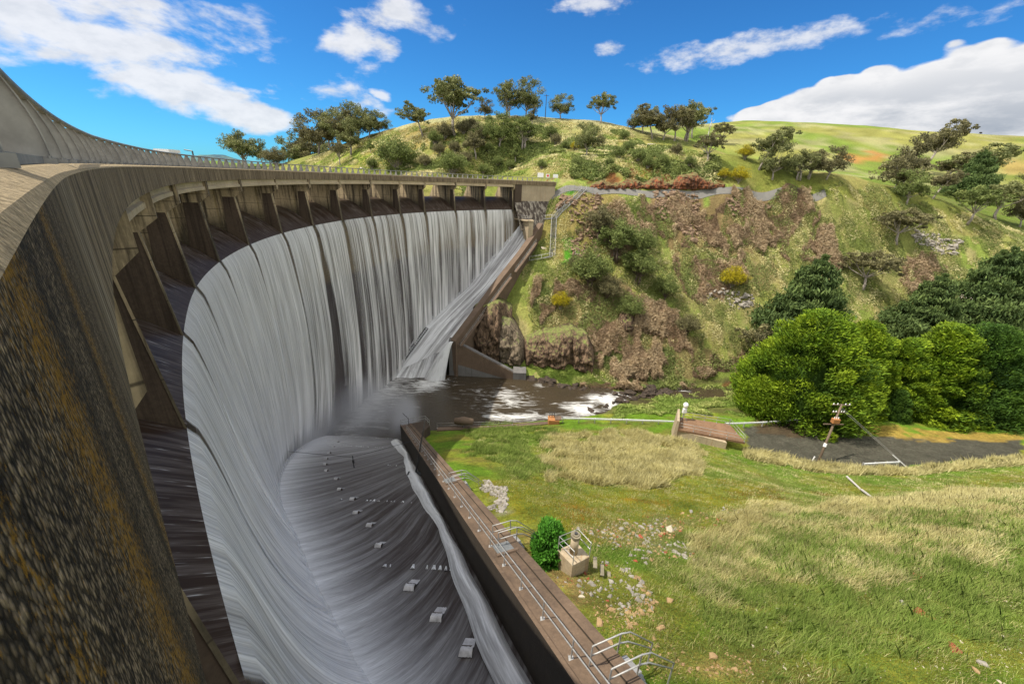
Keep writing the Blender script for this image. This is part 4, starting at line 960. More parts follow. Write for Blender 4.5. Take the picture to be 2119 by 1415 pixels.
# white ridge of water along the foot of the wall
def ridge():
    T = np.linspace(-.2, .97, 70); K = np.linspace(0, 1, 9)
    def fn(t, k):
        w = 1.25*(.5+.5*np.abs(np.sin(t*7+1)))*(1.0+.8*np.clip(t-.55, 0, 1)); o = -.15-w*(1-k)+.05*np.sin(t*60); h = .75*np.sin(k*math.pi)**1.2*(.6+.5*np.sin(t*9+.5)**2)
        P = np.stack([wp(tt, oo, 0) for tt, oo in zip(t.ravel(), o.ravel())]).reshape(t.shape+(3,))
        P[..., 2] = AP0-.51*P[..., 1]+.05+h; return P
    V, F, u, v = grid(fn, T, K)
    o = mobj('spillway_water', V, F, M['runfar'], smooth=True, uv=np.c_[v*2.2, u*60], attr={'white': .30+.5*np.clip(u, 0, 1)+.25*np.sin(v*math.pi)}); tag(o, kind='structure')
ridge()
# ================================================================== FAR SIDE STRUCTURES
fb_ = np.array(FB)
sw = empty('abutment_wall_chute', (-4, 94, -24)); sw.name = 'chute_side_wall'; tag(sw, 'steep brown concrete side wall climbing the far bank beside the falls', 'wall')
def sidewall():
    T = np.linspace(0, 1, 24); ts = np.linspace(0, 1, len(FB)); V = []; F = []
    for t in T:
        p = np.array([np.interp(t, ts, fb_[:, c]) for c in range(3)]); n = np.array([.848, -.53, 0])
        for o, z in ((0, -2.5), (0, 1.7), (1.5, 1.7), (1.5, 1.45), (1.6, -9)): V.append(p+n*o+np.array([0, 0, z]))
    for i_ in range(len(T)-1):
        for k in range(5): F.append((i_*5+k, i_*5+(k+1) % 5, (i_+1)*5+(k+1) % 5, (i_+1)*5+k))
    F += [(4, 3, 2, 1, 0), tuple((len(T)-1)*5+k for k in range(5))]
    mobj('wall_body', V, F, M['cap'], sw)
    for t0, t1 in ((.02, .48), (.52, .78)):
        P = []
        for t in np.linspace(t0, t1, 9): p = np.array([np.interp(t, ts, fb_[:, c]) for c in range(3)]); P.append(p+np.array([.848*2.3, -.53*2.3, .2]))
        mb = MB()
        for a, b in zip(P[:-1], P[1:]): mb.bar(a, b, .8, .12)
        mb.build('stair_flight', M['cap'], sw); handrail(sw, P, .95, 1, .025)
sidewall()
# wing wall at the pool
ww = empty('wing_wall', (-6, 79, -41)); tag(ww, 'dark triangular concrete wing wall stepping down to a square end block in the pool', 'wall')
def wing():
    Y0 = 79.2
    top = [atY(938, 706, Y0+.6), atY(1062, 771, Y0), atY(1087, 771, Y0)]
    a, b, c = top; y = np.array([0, 1.6, 0])
    MB().prism([(a[0]-1.0, Y0+.4, -43), (c[0], Y0, -43), c, b, a, (a[0]-1.0, Y0+.6, a[2]+.3)], tuple(y)).build('wall_body', M['conc_grey'], ww)
    d = np.array([0, -.12, 0]); mb = MB(); mb.prism([a+d, b+d, b+d-[0, 0, 2.0], a+d-[0, 0, 5.2]], (0, .6, 0)); mb.build('coping', M['cap'], ww)
    MB().hexa([(b[0], Y0-.3, -43), (c[0]+.2, Y0-.3, -43), (c[0]+.2, Y0+3, -43), (b[0], Y0+3, -43)], [(b[0], Y0-.3, c[2]), (c[0]+.2, Y0-.3, c[2]), (c[0]+.2, Y0+3, c[2]), (b[0], Y0+3, c[2])]).build('end_block', M['conc_grey'], ww)
wing()
# side jet falling off the corner
def jet():
    a = atY(937, 704, 79.6); b = atz(897, 781, -41)
    def fn(u, v):
        x = a[0]+(b[0]-a[0])*u**.9; z = a[2]+(b[2]-.3-a[2])*u**1.35; w = .35+2.2*u; th = (v-.5)*math.pi
        return np.stack([x+np.sin(th)*w*.9+.3*u, 79.0-1.2*u-np.cos(th)*w*.5, z], -1)
    V, F, u, v = grid(fn, np.linspace(0, 1, 26), np.linspace(0, 1, 14)); o = mobj('waterfall', V, F, M['runfar'], smooth=True, uv=np.c_[v*2, u*9], attr={'white': .6+.4*np.sin(v*math.pi)}); tag(o, kind='structure')
jet()
# concrete buttress with railing in front of the abutment
bt = empty('buttress_block', tuple(atY(1095, 470, 106))); tag(bt, 'square tan concrete block with a railed landing above the far bank', 'platform')
def butt():
    t = [atY(1079, 450, 109), atY(1094, 459.5, 106), atY(1104, 459.5, 106.5), atY(1102, 452, 109.5)]
    zt = t[1][2]; t = [np.array([p[0], p[1], zt]) for p in t]
    b = [p+np.array([0, 0, -6]) for p in t]; b[0] = b[0]+[1.2, -1.2, 0]
    MB().hexa(b, t).build('block', M['conc_far'], bt)
    t2 = [p+np.array([0, 0, .01]) for p in t]; c = sum(t2)/4; t3 = [c+(p-c)*1.12 for p in t2]; MB().hexa(t3, [p+[0, 0, .3] for p in t3]).build('slab', M['conc_far'], bt)
    p0 = atY(1067, 441, 110.5); p0[2] = zt+.3
    handrail(bt, [p0*(1-s)+(t3[1]+[0, 0, .3])*s for s in np.linspace(0, 1, 5)], 1.1, 1, .035)
    MB().bar(p0, t3[1]+np.array([0, 0, .25]), 1.0, .25).build('landing', M['conc_far'], bt)
butt()
# long outdoor stairway with pipe rails up the far bank
stw = empty('hillside_stairway', tuple(hit(1145, 500, 60))); tag(stw, 'long pale metal stairway climbing the grassy far bank to the road', 'stairway')
sp = [(1208, 395), (1192, 412), (1172, 430), (1158, 442), (1146, 457), (1145, 480), (1144, 505), (1142.5, 533)]
sp2 = [(1142.5, 533), (1120, 538), (1095, 541), (1070, 543), (1047, 546)]
sp3 = [(1146, 457), (1125, 457), (1104, 461)]
def hp(px, py, dz=.0): p = hit(px, py, 60); return np.array([p[0], p[1], hgt(p[0], p[1])+dz])
def stair(parent, pts, w, nm):
    P = [hp(*q, .35) for q in pts]; mb = MB()
    R_ = np.array([1, -.25, 0])*w/2 if abs(pts[0][0]-pts[-1][0]) < 80 else np.array([0, 1, 0])*w/2
    for s in (-1, 1):
        mb2 = MB()
        for a, b in zip(P[:-1], P[1:]): mb2.bar(a+R_*s, b+R_*s, .10, .20)
        mb2.build('stringer', M['steel'], parent)
        MB().tube([p+R_*s+[0, 0, .9] for p in P], .028, 6).build('rail', M['steel'], parent)
        mb3 = MB()
        for p in P: mb3.tube([p+R_*s, p+R_*s+[0, 0, .9]], .035, 5)
        mb3.build('railing_post', M['white_steel'], parent)
    for a, b in zip(P[:-1], P[1:]):
        n = max(2, int(np.linalg.norm(b-a)/.35))
        for q in range(n): c = a*(1-q/n)+b*q/n; mb.bar(c-R_, c+R_, .2, .05)
    mb.build(nm, M['steel'], parent)
stair(stw, sp, 1.3, 'tread'); stair(stw, sp2, .9, 'walkway_grating'); stair(stw, sp3, .7, 'walkway_grating')
# stair-like trash rack running up the fold of the far apron
rk = empty('apron_ladder', (-23, 86, -35)); tag(rk, 'black steel ladder rails lying on the far apron in the falling water', 'ladder')
def rack():
    a = np.array([-24.6, 81.5, -38.4]); b = np.array([-20.6, 87.5, -33.2]); n = np.array([.3, -.3, .5])
    for s in (0, .9):
        o = np.array([.75, -.55, 0])*s; MB().tube([a+o+n, b+o+n], .11, 6).build('rail', M['dark_steel'], rk)
    mb = MB()
    for t in np.linspace(0, 1, 17): p = a*(1-t)+b*t+n; mb.tube([p, p+np.array([.68, -.5, 0])], .06, 5); mb.tube([p-n*1.0, p], .05, 5)
    mb.build('rung', M['dark_steel'], rk)
rack()
# measuring posts standing in the near chute and the cable between them
gp = empty('gauge_post', tuple(onap(733, 968))); tag(gp, 'dark upright gauge post standing in the fast water of the chute', 'post')
p = onap(733, 968); MB().tube([p-[0, 0, .4], p+[0, 0, 1.7]], .055, 6).build('pole', M['dark_steel'], gp); MB().box((p[0], p[1], p[2]+.9), (.22, .08, .4)).build('gauge_board', M['dark_steel'], gp)
lp = empty('leaning_mast', tuple(onap(859, 984))); tag(lp, 'tall thin steel mast at the foot of the chute wall by the wave', 'mast')
q = onap(859, 984); q2 = q+np.array([.9, 2.0, 5.8]); MB().tube([q, q+(q2-q)*.6, q2], [.10, .08, .05], 6).build('pole', M['dark_steel'], lp)
MB().box((q[0], q[1], q[2]+.3), (1.6, .5, .1)).build('base_plate', M['dark_steel'], lp)
a = onap(592, 956); a = a+[0, 0, 1.6]; b = wp(.72, .1, .1); cb = MB(); cb.tube([a, p+[0, 0, 1.5], b], .025, 5)
tag(cb.build('cable', M['dark_steel']), 'thin dark cable stretched across the chute from the dam to the walkway wall', 'cable')
# small signs at the end of the deck, fence and road
for (px, py, w_, h_, col_, lab) in ((1118, 372, 1.6, 2.2, 'sign', 'tall white notice board at the far end of the dam deck'), (1133, 373, 1.0, 1.8, 'signred', 'white and red warning sign between two white boards at the far deck end'), (1149, 374, 1.3, 1.8, 'sign', 'white notice board nearest the roadside fence at the deck end')):
    o = empty('notice_sign', tuple(atY(px, py, 117))); p = np.array(o.location); p[2] = -.1; o.location.z = -.1; tag(o, lab, 'sign')
    MB().box((p[0], p[1], 1.0+h_/4), (w_, .06, h_*.5)).build('board', M['sign'], o)
    if col_ == 'signred': MB().box((p[0], p[1]-.045, 1.0+h_/4), (w_*.55, .02, h_*.28)).build('warning_panel', M['signred'], o)
    for s in (-.35, .35): MB().tube([(p[0]+s*w_, p[1]+.05, -.2), (p[0]+s*w_, p[1]+.05, 1.0)], .04, 6).build('post', M['steel'], o)
RP = [atY(px, py, Y) for px, py, Y in ROADPX]; RP = [np.array([p[0], p[1], float(hgt(p[0], p[1]))]) for p in RP]
def road():
    k = NT('road_asphalt', .9, .2); v = k.coord('Object'); k.color(k.mix(k.noise(v, 1.2, 5, .6), (.13, .125, .115), (.20, .19, .17))); V = []; F = []
    xs = np.linspace(RP[0][0]-1.5, RP[-1][0], 110); rx = [p[0] for p in RP]
    for x in xs:
        y = np.interp(x, rx, [p[1] for p in RP])
        for o in (0, .8, 1.7):
            V.append((x, y+o, float(hgt(x, y+o))+.12))
    for i_ in range(len(xs)-1):
        for q in range(2): b = i_*3+q; F.append((b, b+1, b+4, b+3))
    tag(mobj('road', V, F, k.m), kind='structure')
road()
fe = empty('roadside_fence', tuple(RP[0])); tag(fe, 'wire mesh fence along the road where it leaves the dam deck', 'fence')
fx = np.linspace(RP[0][0]+.5, RP[0][0]+9.5, 8); FP = [np.array([x, np.interp(x, [p[0] for p in RP], [p[1] for p in RP])-.3, 0]) for x in fx]
for p in FP: p[2] = float(hgt(p[0], p[1])); MB().tube([p, p+[0, 0, 1.9]], .05, 6).build('post', M['steel'], fe)
mb = MB()
for h in (.1, .5, .9, 1.3, 1.75): mb.tube([p+[0, 0, h] for p in FP], .022, 4)
mb.build('wire', M['steel'], fe)
# ================================================================== NEAR FLAT: gauge platform, guardrails, pole, valve pier
pf = empty('gauging_platform', tuple(atz(1470, 890, -38.6))); tag(pf, 'brown railed concrete platform with a white gauge post at its corner', 'platform')
def gaugeplat():
    zt = -35.6
    c = [atz(1399, 887, zt), atz(1542, 915, zt), atz(1510, 878, zt), atz(1400, 862, zt)]
    MB().hexa([p-[0, 0, .35] for p in c], c).build('deck', M['deckbrown'], pf)
    i0, i1 = c[0]+np.array([.3, .15, -.36]), c[1]+np.array([-2.6, .15, -.36]); i2, i3 = c[2]+np.array([-2.6, -.3, -.36]), c[3]+np.array([.3, -.3, -.36])
    MB().hexa([p-[0, 0, 3.2] for p in (i0, i1, i2, i3)], [i0, i1, i2, i3]).build('base_wall', M['conc_far'], pf)
    MB().hexa([c[0]+[-.45, 0, -4], c[0]+[.3, -.15, -4], c[3]+[.3, 0, -4], c[3]+[-.45, 0, -4]], [c[0]+[-.10, 0, 1.5], c[0]+[.25, -.1, 1.5], c[3]+[.25, 0, 1.5], c[3]+[-.10, 0, 1.5]]).build('end_wall', M['conc_far'], pf)
    R_ = lambda a, b, n: [a*(1-s)+b*s for s in np.linspace(0, 1, n)]
    handrail(pf, R_(c[0]+[.2, .15, 0], c[1]+[-.1, .1, 0], 5), 1.05, 1, .03); handrail(pf, R_(c[1]+[-.1, .15, 0], c[2]+[-.1, -.1, 0], 3), 1.05, 1, .03); handrail(pf, R_(c[2]+[-.2, -.1, 0], c[3]+[.6, -.1, 0], 5), 1.05, 1, .03)
    q = c[3]*.75+c[0]*.25+[1.0, 0, 0]
    g = empty('gauge_instrument', tuple(q)); tag(g, 'white instrument housing on a steel post at the corner of the brown platform', 'instrument')
    MB().tube([q, q+[0, 0, 1.6]], .06, 8).build('post', M['steel'], g); MB().box(q+[0, 0, 1.75], (.6, .45, .8)).build('cabinet', M['sign'], g, bevel=.05)
    MB().tube([q+[0, 0, 2.15], q+[0, 0, 2.5], q+[0, 0, 2.95], q+[.02, 0, 3.2], q+[.02, 0, 3.3]], [.12, .34, .42, .25, .02], 12).build('dome', M['sign'], g, True)
    for s in (-.5, .5): MB().tube([q+[s, -.4, 0], q+[0, 0, 1.3]], .03, 6).build('strut', M['steel'], g)
M['deckbrown'] = concrete('stained_brown_deck', (.22, .13, .075), (.05, .03, .02), .8, .5)
gaugeplat()
def wguard(name, pix, z, lab, n=None, hgt_=.75):
    P = [atz(px, py, z) for px, py in pix]; L = sum(np.linalg.norm(b-a) for a, b in zip(P[:-1], P[1:]))
    n = n or max(2, int(L/2.4)); d = np.r_[0, np.cumsum([np.linalg.norm(b-a) for a, b in zip(P[:-1], P[1:])])]; P = np.array(P)
    Q = [np.array([np.interp(t, d, P[:, c]) for c in range(3)]) for t in np.linspace(0, L, n)]
    o = empty(name, tuple(Q[0])); tag(o, lab, 'guardrail')
    prof = [(-.05, .0), (-.02, -.05), (.05, -.10), (-.02, -.155), (-.05, -.20)]      # w-beam, both humps
    prof = [(.0, .0), (-.07, -.04), (-.07, -.09), (0, -.13), (0, -.18), (-.07, -.22), (-.07, -.27), (0, -.31)]; prof = prof+[(x+.02, zz) for x, zz in prof[::-1]]
    V = []; F = []; m = len(prof)
    for i_, q in enumerate(Q):
        t = Q[min(i_+1, n-1)]-Q[max(i_-1, 0)]; t = t/np.linalg.norm(t); nn = np.array([t[1], -t[0], 0])
        for x, zz in prof: V.append(q-nn*x+np.array([0, 0, hgt_+zz]))
    for i_ in range(n-1):
        for k in range(m): F.append((i_*m+k, i_*m+(k+1) % m, (i_+1)*m+(k+1) % m, (i_+1)*m+k))
    mobj('rail', V, F, M['white_steel'], o)
    for q in Q[::1]: MB().box((q[0], q[1]+.12, q[2]+hgt_/2-.2), (.12, .16, hgt_+.4)).build('post', M['steel'], o)
wguard('roadside_guardrail', [(1165, 871), (1280, 874), (1396, 878)], -38.7, 'long white guardrail between the river bank and the brown platform')
wguard('roadside_guardrail', [(1500, 882), (1560, 881), (1650, 874)], -38.4, 'white guardrail running right from the brown platform towards the hedge')
wguard('roadside_guardrail', [(1785, 966), (1858, 962)], -36.9, 'short grey guardrail section standing alone near the bottom of the utility pole stay', 4, .7)
bx = empty('valve_box', tuple(atz(1145, 874, -39.2))); tag(bx, 'rusty orange valve box with small hand wheels at the pool edge', 'valve box')
p = np.array(bx.location); MB().box(p+[0, 0, .3], (1.9, 1.6, 1.2)).build('housing', M['rust'], bx, bevel=.05); MB().box(p+[.75, -.1, 1.0], (1.1, 1.2, .16)).build('lid', M['cap'], bx)
for s in (-.7, -.3, .1): MB().tube([p+[s, .3, .9], p+[s, .3, 1.9]], .05, 6).build('valve_stem', M['dark_steel'], bx)
for s in (-.7, -.3, .1):
    t = np.linspace(0, 2*math.pi, 13); MB().tube([p+[s+.18*math.cos(a), .3+.18*math.sin(a), 1.85] for a in t], .025, 5, False).build('hand_wheel', M['dark_steel'], bx)
# utility pole
up_ = hit(1692, 958, 30); up_ = np.array([up_[0], up_[1], hgt(up_[0], up_[1])])
po = empty('utility_pole', tuple(up_)); tag(po, 'leaning timber utility pole with crossarms and rusty transformer beside the dark road', 'utility pole')
def pole():
    B = up_; Tt = fwd(1742, 836, (B[1]*math.cos(TH)-B[2]*math.sin(TH))-.6)
    d = (Tt-B); L = np.linalg.norm(d); d = d/L
    MB().tube([B-d*.5, B+d*L*.5, Tt], [.20, .17, .13], 10).build('pole', M['timber'], po, True)
    MB().tube([B+d*L*.28, B+d*(L*.28+.55)], .215, 10).build('band', M['sign'], po)
    x = np.array([1, .12, -.06]); x = x/np.linalg.norm(x)
    for f_, w_, nm in ((.985, 1.5, 'crossarm'), (.86, 1.0, 'crossarm'), (.66, 1.7, 'crossarm')):
        c = B+d*L*f_; MB().bar(c-x*w_, c+x*w_, .12, .14).build(nm, M['timber'], po)
        for s in ((-.9, -.45, .45, .9) if f_ > .8 else ()):
            q = c+x*w_*s; MB().tube([q, q+[0, 0, .12], q+[0, 0, .2], q+[0, 0, .3]], [.05, .09, .06, .03], 8).build('insulator', M['sign'], po, True)
    c = B+d*L*.74+x*-.3+[0, -.35, 0]; o = MB(); o.box(c, (1.0, .6, .75)); t_ = o.build('transformer', M['rust'], po, bevel=.06)
    for s in (-.3, 0, .3): MB().tube([c+[s, 0, .37], c+[s, 0, .62]], .06, 8).build('bushing', M['sign'], po)
    # stay wire
    e = hit(1884, 974, 30); e = np.array([e[0], e[1], hgt(e[0], e[1])]); top = B+d*L*.93
    for k in (0, .22): MB().tube([top+x*k*2, e+x*k], .02, 5).build('stay_wire', M['steel'], po)
    m_ = top*.25+e*.75; MB().tube([m_, e], .055, 6).build('stay_guard', M['white_steel'], po)
pole()
p = hit(1680, 955, 30); mk = MB(); mk.tube([p-[0, 0, .2], p+[.12, 0, .95]], .09, 8); tag(mk.build('marker_post', M['sign']), 'short white marker post beside the foot of the leaning utility pole', 'post')
lg = empty('fallen_pole', tuple(hit(1790, 1010, 20))); tag(lg, 'bleached broken timber lying in the grass below the utility pole', 'log')
for a_, b_ in (((1752, 988), (1778, 1012)), ((1782, 1015), (1810, 1036))):
    a = hit(*a_, 20); b = hit(*b_, 20); MB().tube([np.array([*a[:2], hgt(a[0], a[1])+.12]), np.array([*b[:2], hgt(b[0], b[1])+.12])], [.14, .11], 8).build('piece', M['deadwood'], lg)
# valve pier on plinth
def valvepier():
    g = hit(1185, 1180, 8, 60); z0 = float(hgt(g[0], g[1])); F_ = g[1]*math.cos(TH)-g[2]*math.sin(TH)
    zt = z0+1.0
    c = [atz(1185, 1170, zt), atz(1221, 1151, zt), atz(1193, 1120, zt), atz(1153, 1137, zt)]
    vp = empty('valve_pier', tuple(g)); tag(vp, 'square concrete plinth with a round upright pipe and railing among rubble', 'valve pier')
    cc = sum(c)/4; b = [cc+(p-cc)*1.03-np.array([0, 0, 2.4]) for p in c]
    MB().hexa(b, c).build('plinth', M['conc_far'], vp, bevel=.03)
    Wd = float(np.linalg.norm(c[1]-c[3])); pr = Wd*.125; ph = Wd*.62
    q = cc+np.array([-.02, .05, 0]); MB().tube([q, q+[0, 0, ph]], [pr, pr], 20).build('pipe', M['conc_far'], vp, True)
    mb = MB(); mb.tube([q+[0, 0, ph], q+[0, 0, ph+.03], q+[0, 0, ph+.15]], [pr, pr*1.2, pr*1.2], 20); mb.tube([q+[0, 0, ph+.15], q+[0, 0, ph+.2]], [pr*.75, pr*.75], 16); mb.build('flange', M['rust2'], vp)
    MB().tube([q+[0, 0, ph+.2], q+[0, 0, ph+.28]], .07, 10).build('spindle', M['dark_steel'], vp)
    R_ = [cc+(p-cc)*.95 for p in c]; R_ = [R_[0], R_[3], R_[2], R_[1]]
    for h in (.85, .45): MB().tube([p+[0, 0, h] for p in R_], .022, 6).build('rail', M['steel'], vp)
    for p in R_: MB().tube([p, p+[0, 0, .85]], .022, 6).build('post', M['steel'], vp)
    # steps down on the right
    for s in range(4):
        a = c[1]+np.array([.25+.35*s, -.1-.1*s, -.25-.35*s]); MB().bar(a-[.05, .3, 0], a+[.05, .3, 0], .18, .05).build('step', M['rust2'], vp)
M['rust2'] = simple('dull_flange', (.22, .19, .13), .7, .2, .3, 4)
valvepier()
# things behind the deck on the reservoir side
tw = empty('intake_tower', tuple(atY(348, 330, 110))); tag(tw, 'small square pale tower top rising behind the deck guardrail on the left', 'tower')
p = atY(348, 322, 150); MB().box((p[0], p[1], p[2]-6), (4.2, 4, 14)).build('shaft', M['conc_far'], tw); MB().box((p[0], p[1], p[2]+1.4), (5.2, 5, 1)).build('roof', M['sign'], tw); tw.location = (float(p[0]), float(p[1]), -13); 
for ch in tw.children: ch.location = -Vector(tw.location)+Vector(tuple(float(v) for v in atY(348, 330, 110)))
lt = atY(403, 335, 180); lo = empty('lamp_post', (lt[0], lt[1], -4)); tag(lo, 'dark lamp post with a short arm beyond the deck on the left skyline', 'lamp post')
t = atY(400, 313, 180); MB().tube([(lt[0], lt[1], -4), (lt[0], lt[1], t[2])], .28, 6).build('pole', M['dark_steel'], lo); MB().tube([(lt[0], lt[1], t[2]), (lt[0]-3.2, lt[1], t[2]+.4)], .22, 6).build('lamp_arm', M['dark_steel'], lo)
q = hit(1128, 247, 100); q = np.array([q[0], q[1], hgt(q[0], q[1])]); sp_ = empty('power_pole', tuple(q)); tag(sp_, 'slim bare power pole standing alone on the crest of the hill', 'pole')
MB().tube([q, q+[0, 0, 9.5]], [.18, .12], 6).build('pole', M['darkbark'], sp_); MB().bar(q+[-1.1, 0, 9], q+[1.1, 0, 9], .14, .14).build('crossarm', M['darkbark'], sp_)
# ================================================================== VEGETATION
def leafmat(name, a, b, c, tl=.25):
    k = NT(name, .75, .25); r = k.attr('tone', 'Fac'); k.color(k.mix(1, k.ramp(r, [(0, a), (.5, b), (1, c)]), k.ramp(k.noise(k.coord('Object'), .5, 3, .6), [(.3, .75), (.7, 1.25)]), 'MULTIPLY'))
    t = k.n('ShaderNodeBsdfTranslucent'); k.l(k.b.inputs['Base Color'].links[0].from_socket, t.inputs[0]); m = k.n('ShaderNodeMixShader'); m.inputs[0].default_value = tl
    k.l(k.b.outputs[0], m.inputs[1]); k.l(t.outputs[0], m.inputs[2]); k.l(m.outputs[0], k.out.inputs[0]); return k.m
M['gum'] = leafmat('gum_leaves', (.08, .095, .035), (.18, .195, .07), (.33, .32, .14))
M['gumbrown'] = leafmat('brownish_gum_leaves', (.075, .072, .038), (.165, .15, .07), (.29, .265, .125))
M['shrub'] = leafmat('shrub_leaves', (.085, .11, .03), (.155, .195, .055), (.26, .29, .09))
M['pine'] = leafmat('pine_needles', (.03, .055, .018), (.065, .105, .03), (.13, .18, .05), .15)
M['hedge'] = leafmat('bright_conifer_leaves', (.035, .075, .006), (.11, .19, .010), (.26, .35, .018), .2)
M['hedge2'] = leafmat('dark_conifer_leaves', (.015, .042, .007), (.045, .10, .012), (.10, .18, .02), .2)
M['wattle'] = leafmat('yellow_wattle', (.14, .13, .012), (.36, .30, .012), (.60, .50, .02))
M['bramble'] = leafmat('bramble_twigs', (.15, .10, .06), (.30, .21, .13), (.44, .34, .21), .2)
M['ivy'] = leafmat('bright_ivy', (.03, .10, .01), (.06, .20, .015), (.11, .30, .03))
M['moss'] = leafmat('yellow_moss', (.20, .17, .02), (.34, .30, .03), (.46, .34, .05), .2)
M['grassdry'] = leafmat('dry_grass', (.34, .29, .11), (.52, .47, .21), (.68, .62, .34), .3)
M['grassgreen'] = leafmat('green_grass', (.12, .18, .03), (.21, .29, .055), (.38, .40, .13), .3)
def quads(P, s, rs, flat=.0, asp=1.6, up=None, bias=None):
    """random little leaf faces at points P, size s (array or float)"""
    n = len(P); s = np.broadcast_to(s, (n,)); d = rs.normal(size=(n, 3))
    if bias is not None: d = d*.45+bias
    if up is not None: d = d*np.array([1, 1, up])
    d /= np.linalg.norm(d, axis=1)[:, None]; e = np.cross(d, rs.normal(size=(n, 3))); e /= np.linalg.norm(e, axis=1)[:, None]
    a = d*(s*asp*.5)[:, None]; b = e*(s*.5)[:, None]
    V = np.stack([P-a, P+b*.9, P+a, P-b*.9], 1).reshape(-1, 3); F = np.arange(4*n).reshape(n, 4); return V, F
def ellip(n, rs, shell=.55):
    d = rs.normal(size=(n, 3)); d /= np.linalg.norm(d, axis=1)[:, None]; return d*(shell+(1-shell)*rs.random(n)**.6)[:, None]
def gum_mesh(seed, H=10., spread=5., n=4200, leaf=.42, lean=0., nb=7, cr=.36, trunk=.45, multi=1, flat=.6, dens=1.):
    rs = np.random.default_rng(seed); mb = MB(); tips = []
    for s in range(multi):
        a0 = rs.random()*6.28; x = lean*H*.3; base = Vector((.4*s*math.cos(a0), .4*s*math.sin(a0), -.4)); fork = Vector((x*.5+rs.normal()*.2, rs.normal()*.2, H*trunk*(.8+.4*rs.random())))+base
        mb.tube([base, base.lerp(fork, .5)+Vector((rs.normal()*.15, rs.normal()*.15, 0)), fork], [H*.035, H*.026, H*.020], 7)
        for k in range(nb):
            a = 6.283*k/nb+rs.normal()*.4+s; r = spread*(.25+.65*rs.random()); h = H*(.46+.48*rs.random()*(1-.3*(r/spread)))
            tip = Vector((x+math.cos(a)*r, math.sin(a)*r, h)); mid = fork.lerp(tip, .5)+Vector((math.cos(a)*r*.12, math.sin(a)*r*.12, -H*.03)); mb.tube([fork, mid, tip], [H*.014, H*.009, H*.003], 5, False); tips.append((tip, 1.0))
            for q in range(2):
                t2 = mid.lerp(tip, .4)+Vector((rs.normal()*spread*.22, rs.normal()*spread*.22, H*.08*rs.random())); mb.tube([mid, t2], [H*.006, H*.002], 4, False); tips.append((t2, .7))
        tips.append((Vector((x*1.2+rs.normal()*.3, rs.normal()*.3, H*.93)), 1.0))
    P = []; T = []
    tot = sum(w for _, w in tips)
    for tip, w in tips:
        m = int(n*dens*w/tot); R_ = spread*cr*(.7+.5*rs.random())*w**.5; sub = 5
        for q in range(sub):
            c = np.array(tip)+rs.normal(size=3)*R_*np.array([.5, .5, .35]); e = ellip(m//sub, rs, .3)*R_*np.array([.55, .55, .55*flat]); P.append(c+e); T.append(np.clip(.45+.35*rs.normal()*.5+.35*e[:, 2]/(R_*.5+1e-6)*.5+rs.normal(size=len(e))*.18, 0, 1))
    P = np.vstack(P); T = np.concatenate(T); V, F = quads(P, leaf*(.6+.8*rs.random(len(P))), rs, asp=1.5); return mb, V, F, np.repeat(T, 4)
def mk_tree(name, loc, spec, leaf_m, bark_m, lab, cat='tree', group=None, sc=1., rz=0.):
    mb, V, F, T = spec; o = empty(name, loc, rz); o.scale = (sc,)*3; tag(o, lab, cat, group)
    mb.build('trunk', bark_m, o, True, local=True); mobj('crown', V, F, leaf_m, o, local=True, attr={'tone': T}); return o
def copy_tree(o, loc, sc, rz, lab=None, group=None, sx=None):
    c = o.copy(); COL.objects.link(c); c.location = tuple(float(v) for v in loc); c.scale = (sc*(sx or 1), sc*(sx or 1), sc); c.rotation_euler.z = rz
    if lab: c['label'] = lab
    if group: c['group'] = group
    for ch in list(o.children): d = ch.copy(); COL.objects.link(d); d.parent = c
    return c
def gpt(px, py, y0=60, y1=900):
    p = hit(px, py, y0, y1); return (float(p[0]), float(p[1]), float(hgt(p[0], p[1])))
def hgt_px(loc, npx):      # metres spanned by npx picture pixels at loc
    return npx*(loc[1]*math.cos(TH)-loc[2]*math.sin(TH))/FPX*1.02
VAR = {}
VAR['round'] = gum_mesh(11, 10, 5.2, 9000, .25, 0, 8, .42, .30, 1, .75)
VAR['open'] = gum_mesh(12, 10, 5.8, 7500, .24, .1, 8, .30, .38, 1, .6)
VAR['tall'] = gum_mesh(13, 10, 3.4, 7000, .23, 0, 7, .46, .42, 1, .8)
VAR['wind'] = gum_mesh(14, 10, 4.8, 7500, .24, 1.1, 7, .36, .38, 1, .55)
VAR['bush'] = gum_mesh(15, 10, 5.6, 9500, .27, 0, 9, .42, .12, 3, .9)
VAR['multi'] = gum_mesh(16, 10, 5.0, 8500, .24, 0, 5, .34, .30, 3, .7)
VAR['blob'] = gum_mesh(17, 10, 7.5, 10000, .36, 0, 9, .40, .06, 3, .9)
PRO = {}
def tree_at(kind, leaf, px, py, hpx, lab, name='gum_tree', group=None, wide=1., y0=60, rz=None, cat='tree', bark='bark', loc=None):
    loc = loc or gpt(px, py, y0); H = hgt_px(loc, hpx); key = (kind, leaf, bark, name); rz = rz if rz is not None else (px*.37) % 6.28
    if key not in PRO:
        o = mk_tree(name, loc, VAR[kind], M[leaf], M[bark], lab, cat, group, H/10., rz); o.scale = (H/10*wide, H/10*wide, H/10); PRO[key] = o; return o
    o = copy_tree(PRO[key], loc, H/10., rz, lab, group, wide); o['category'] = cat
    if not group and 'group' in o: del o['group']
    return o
T_ = tree_at
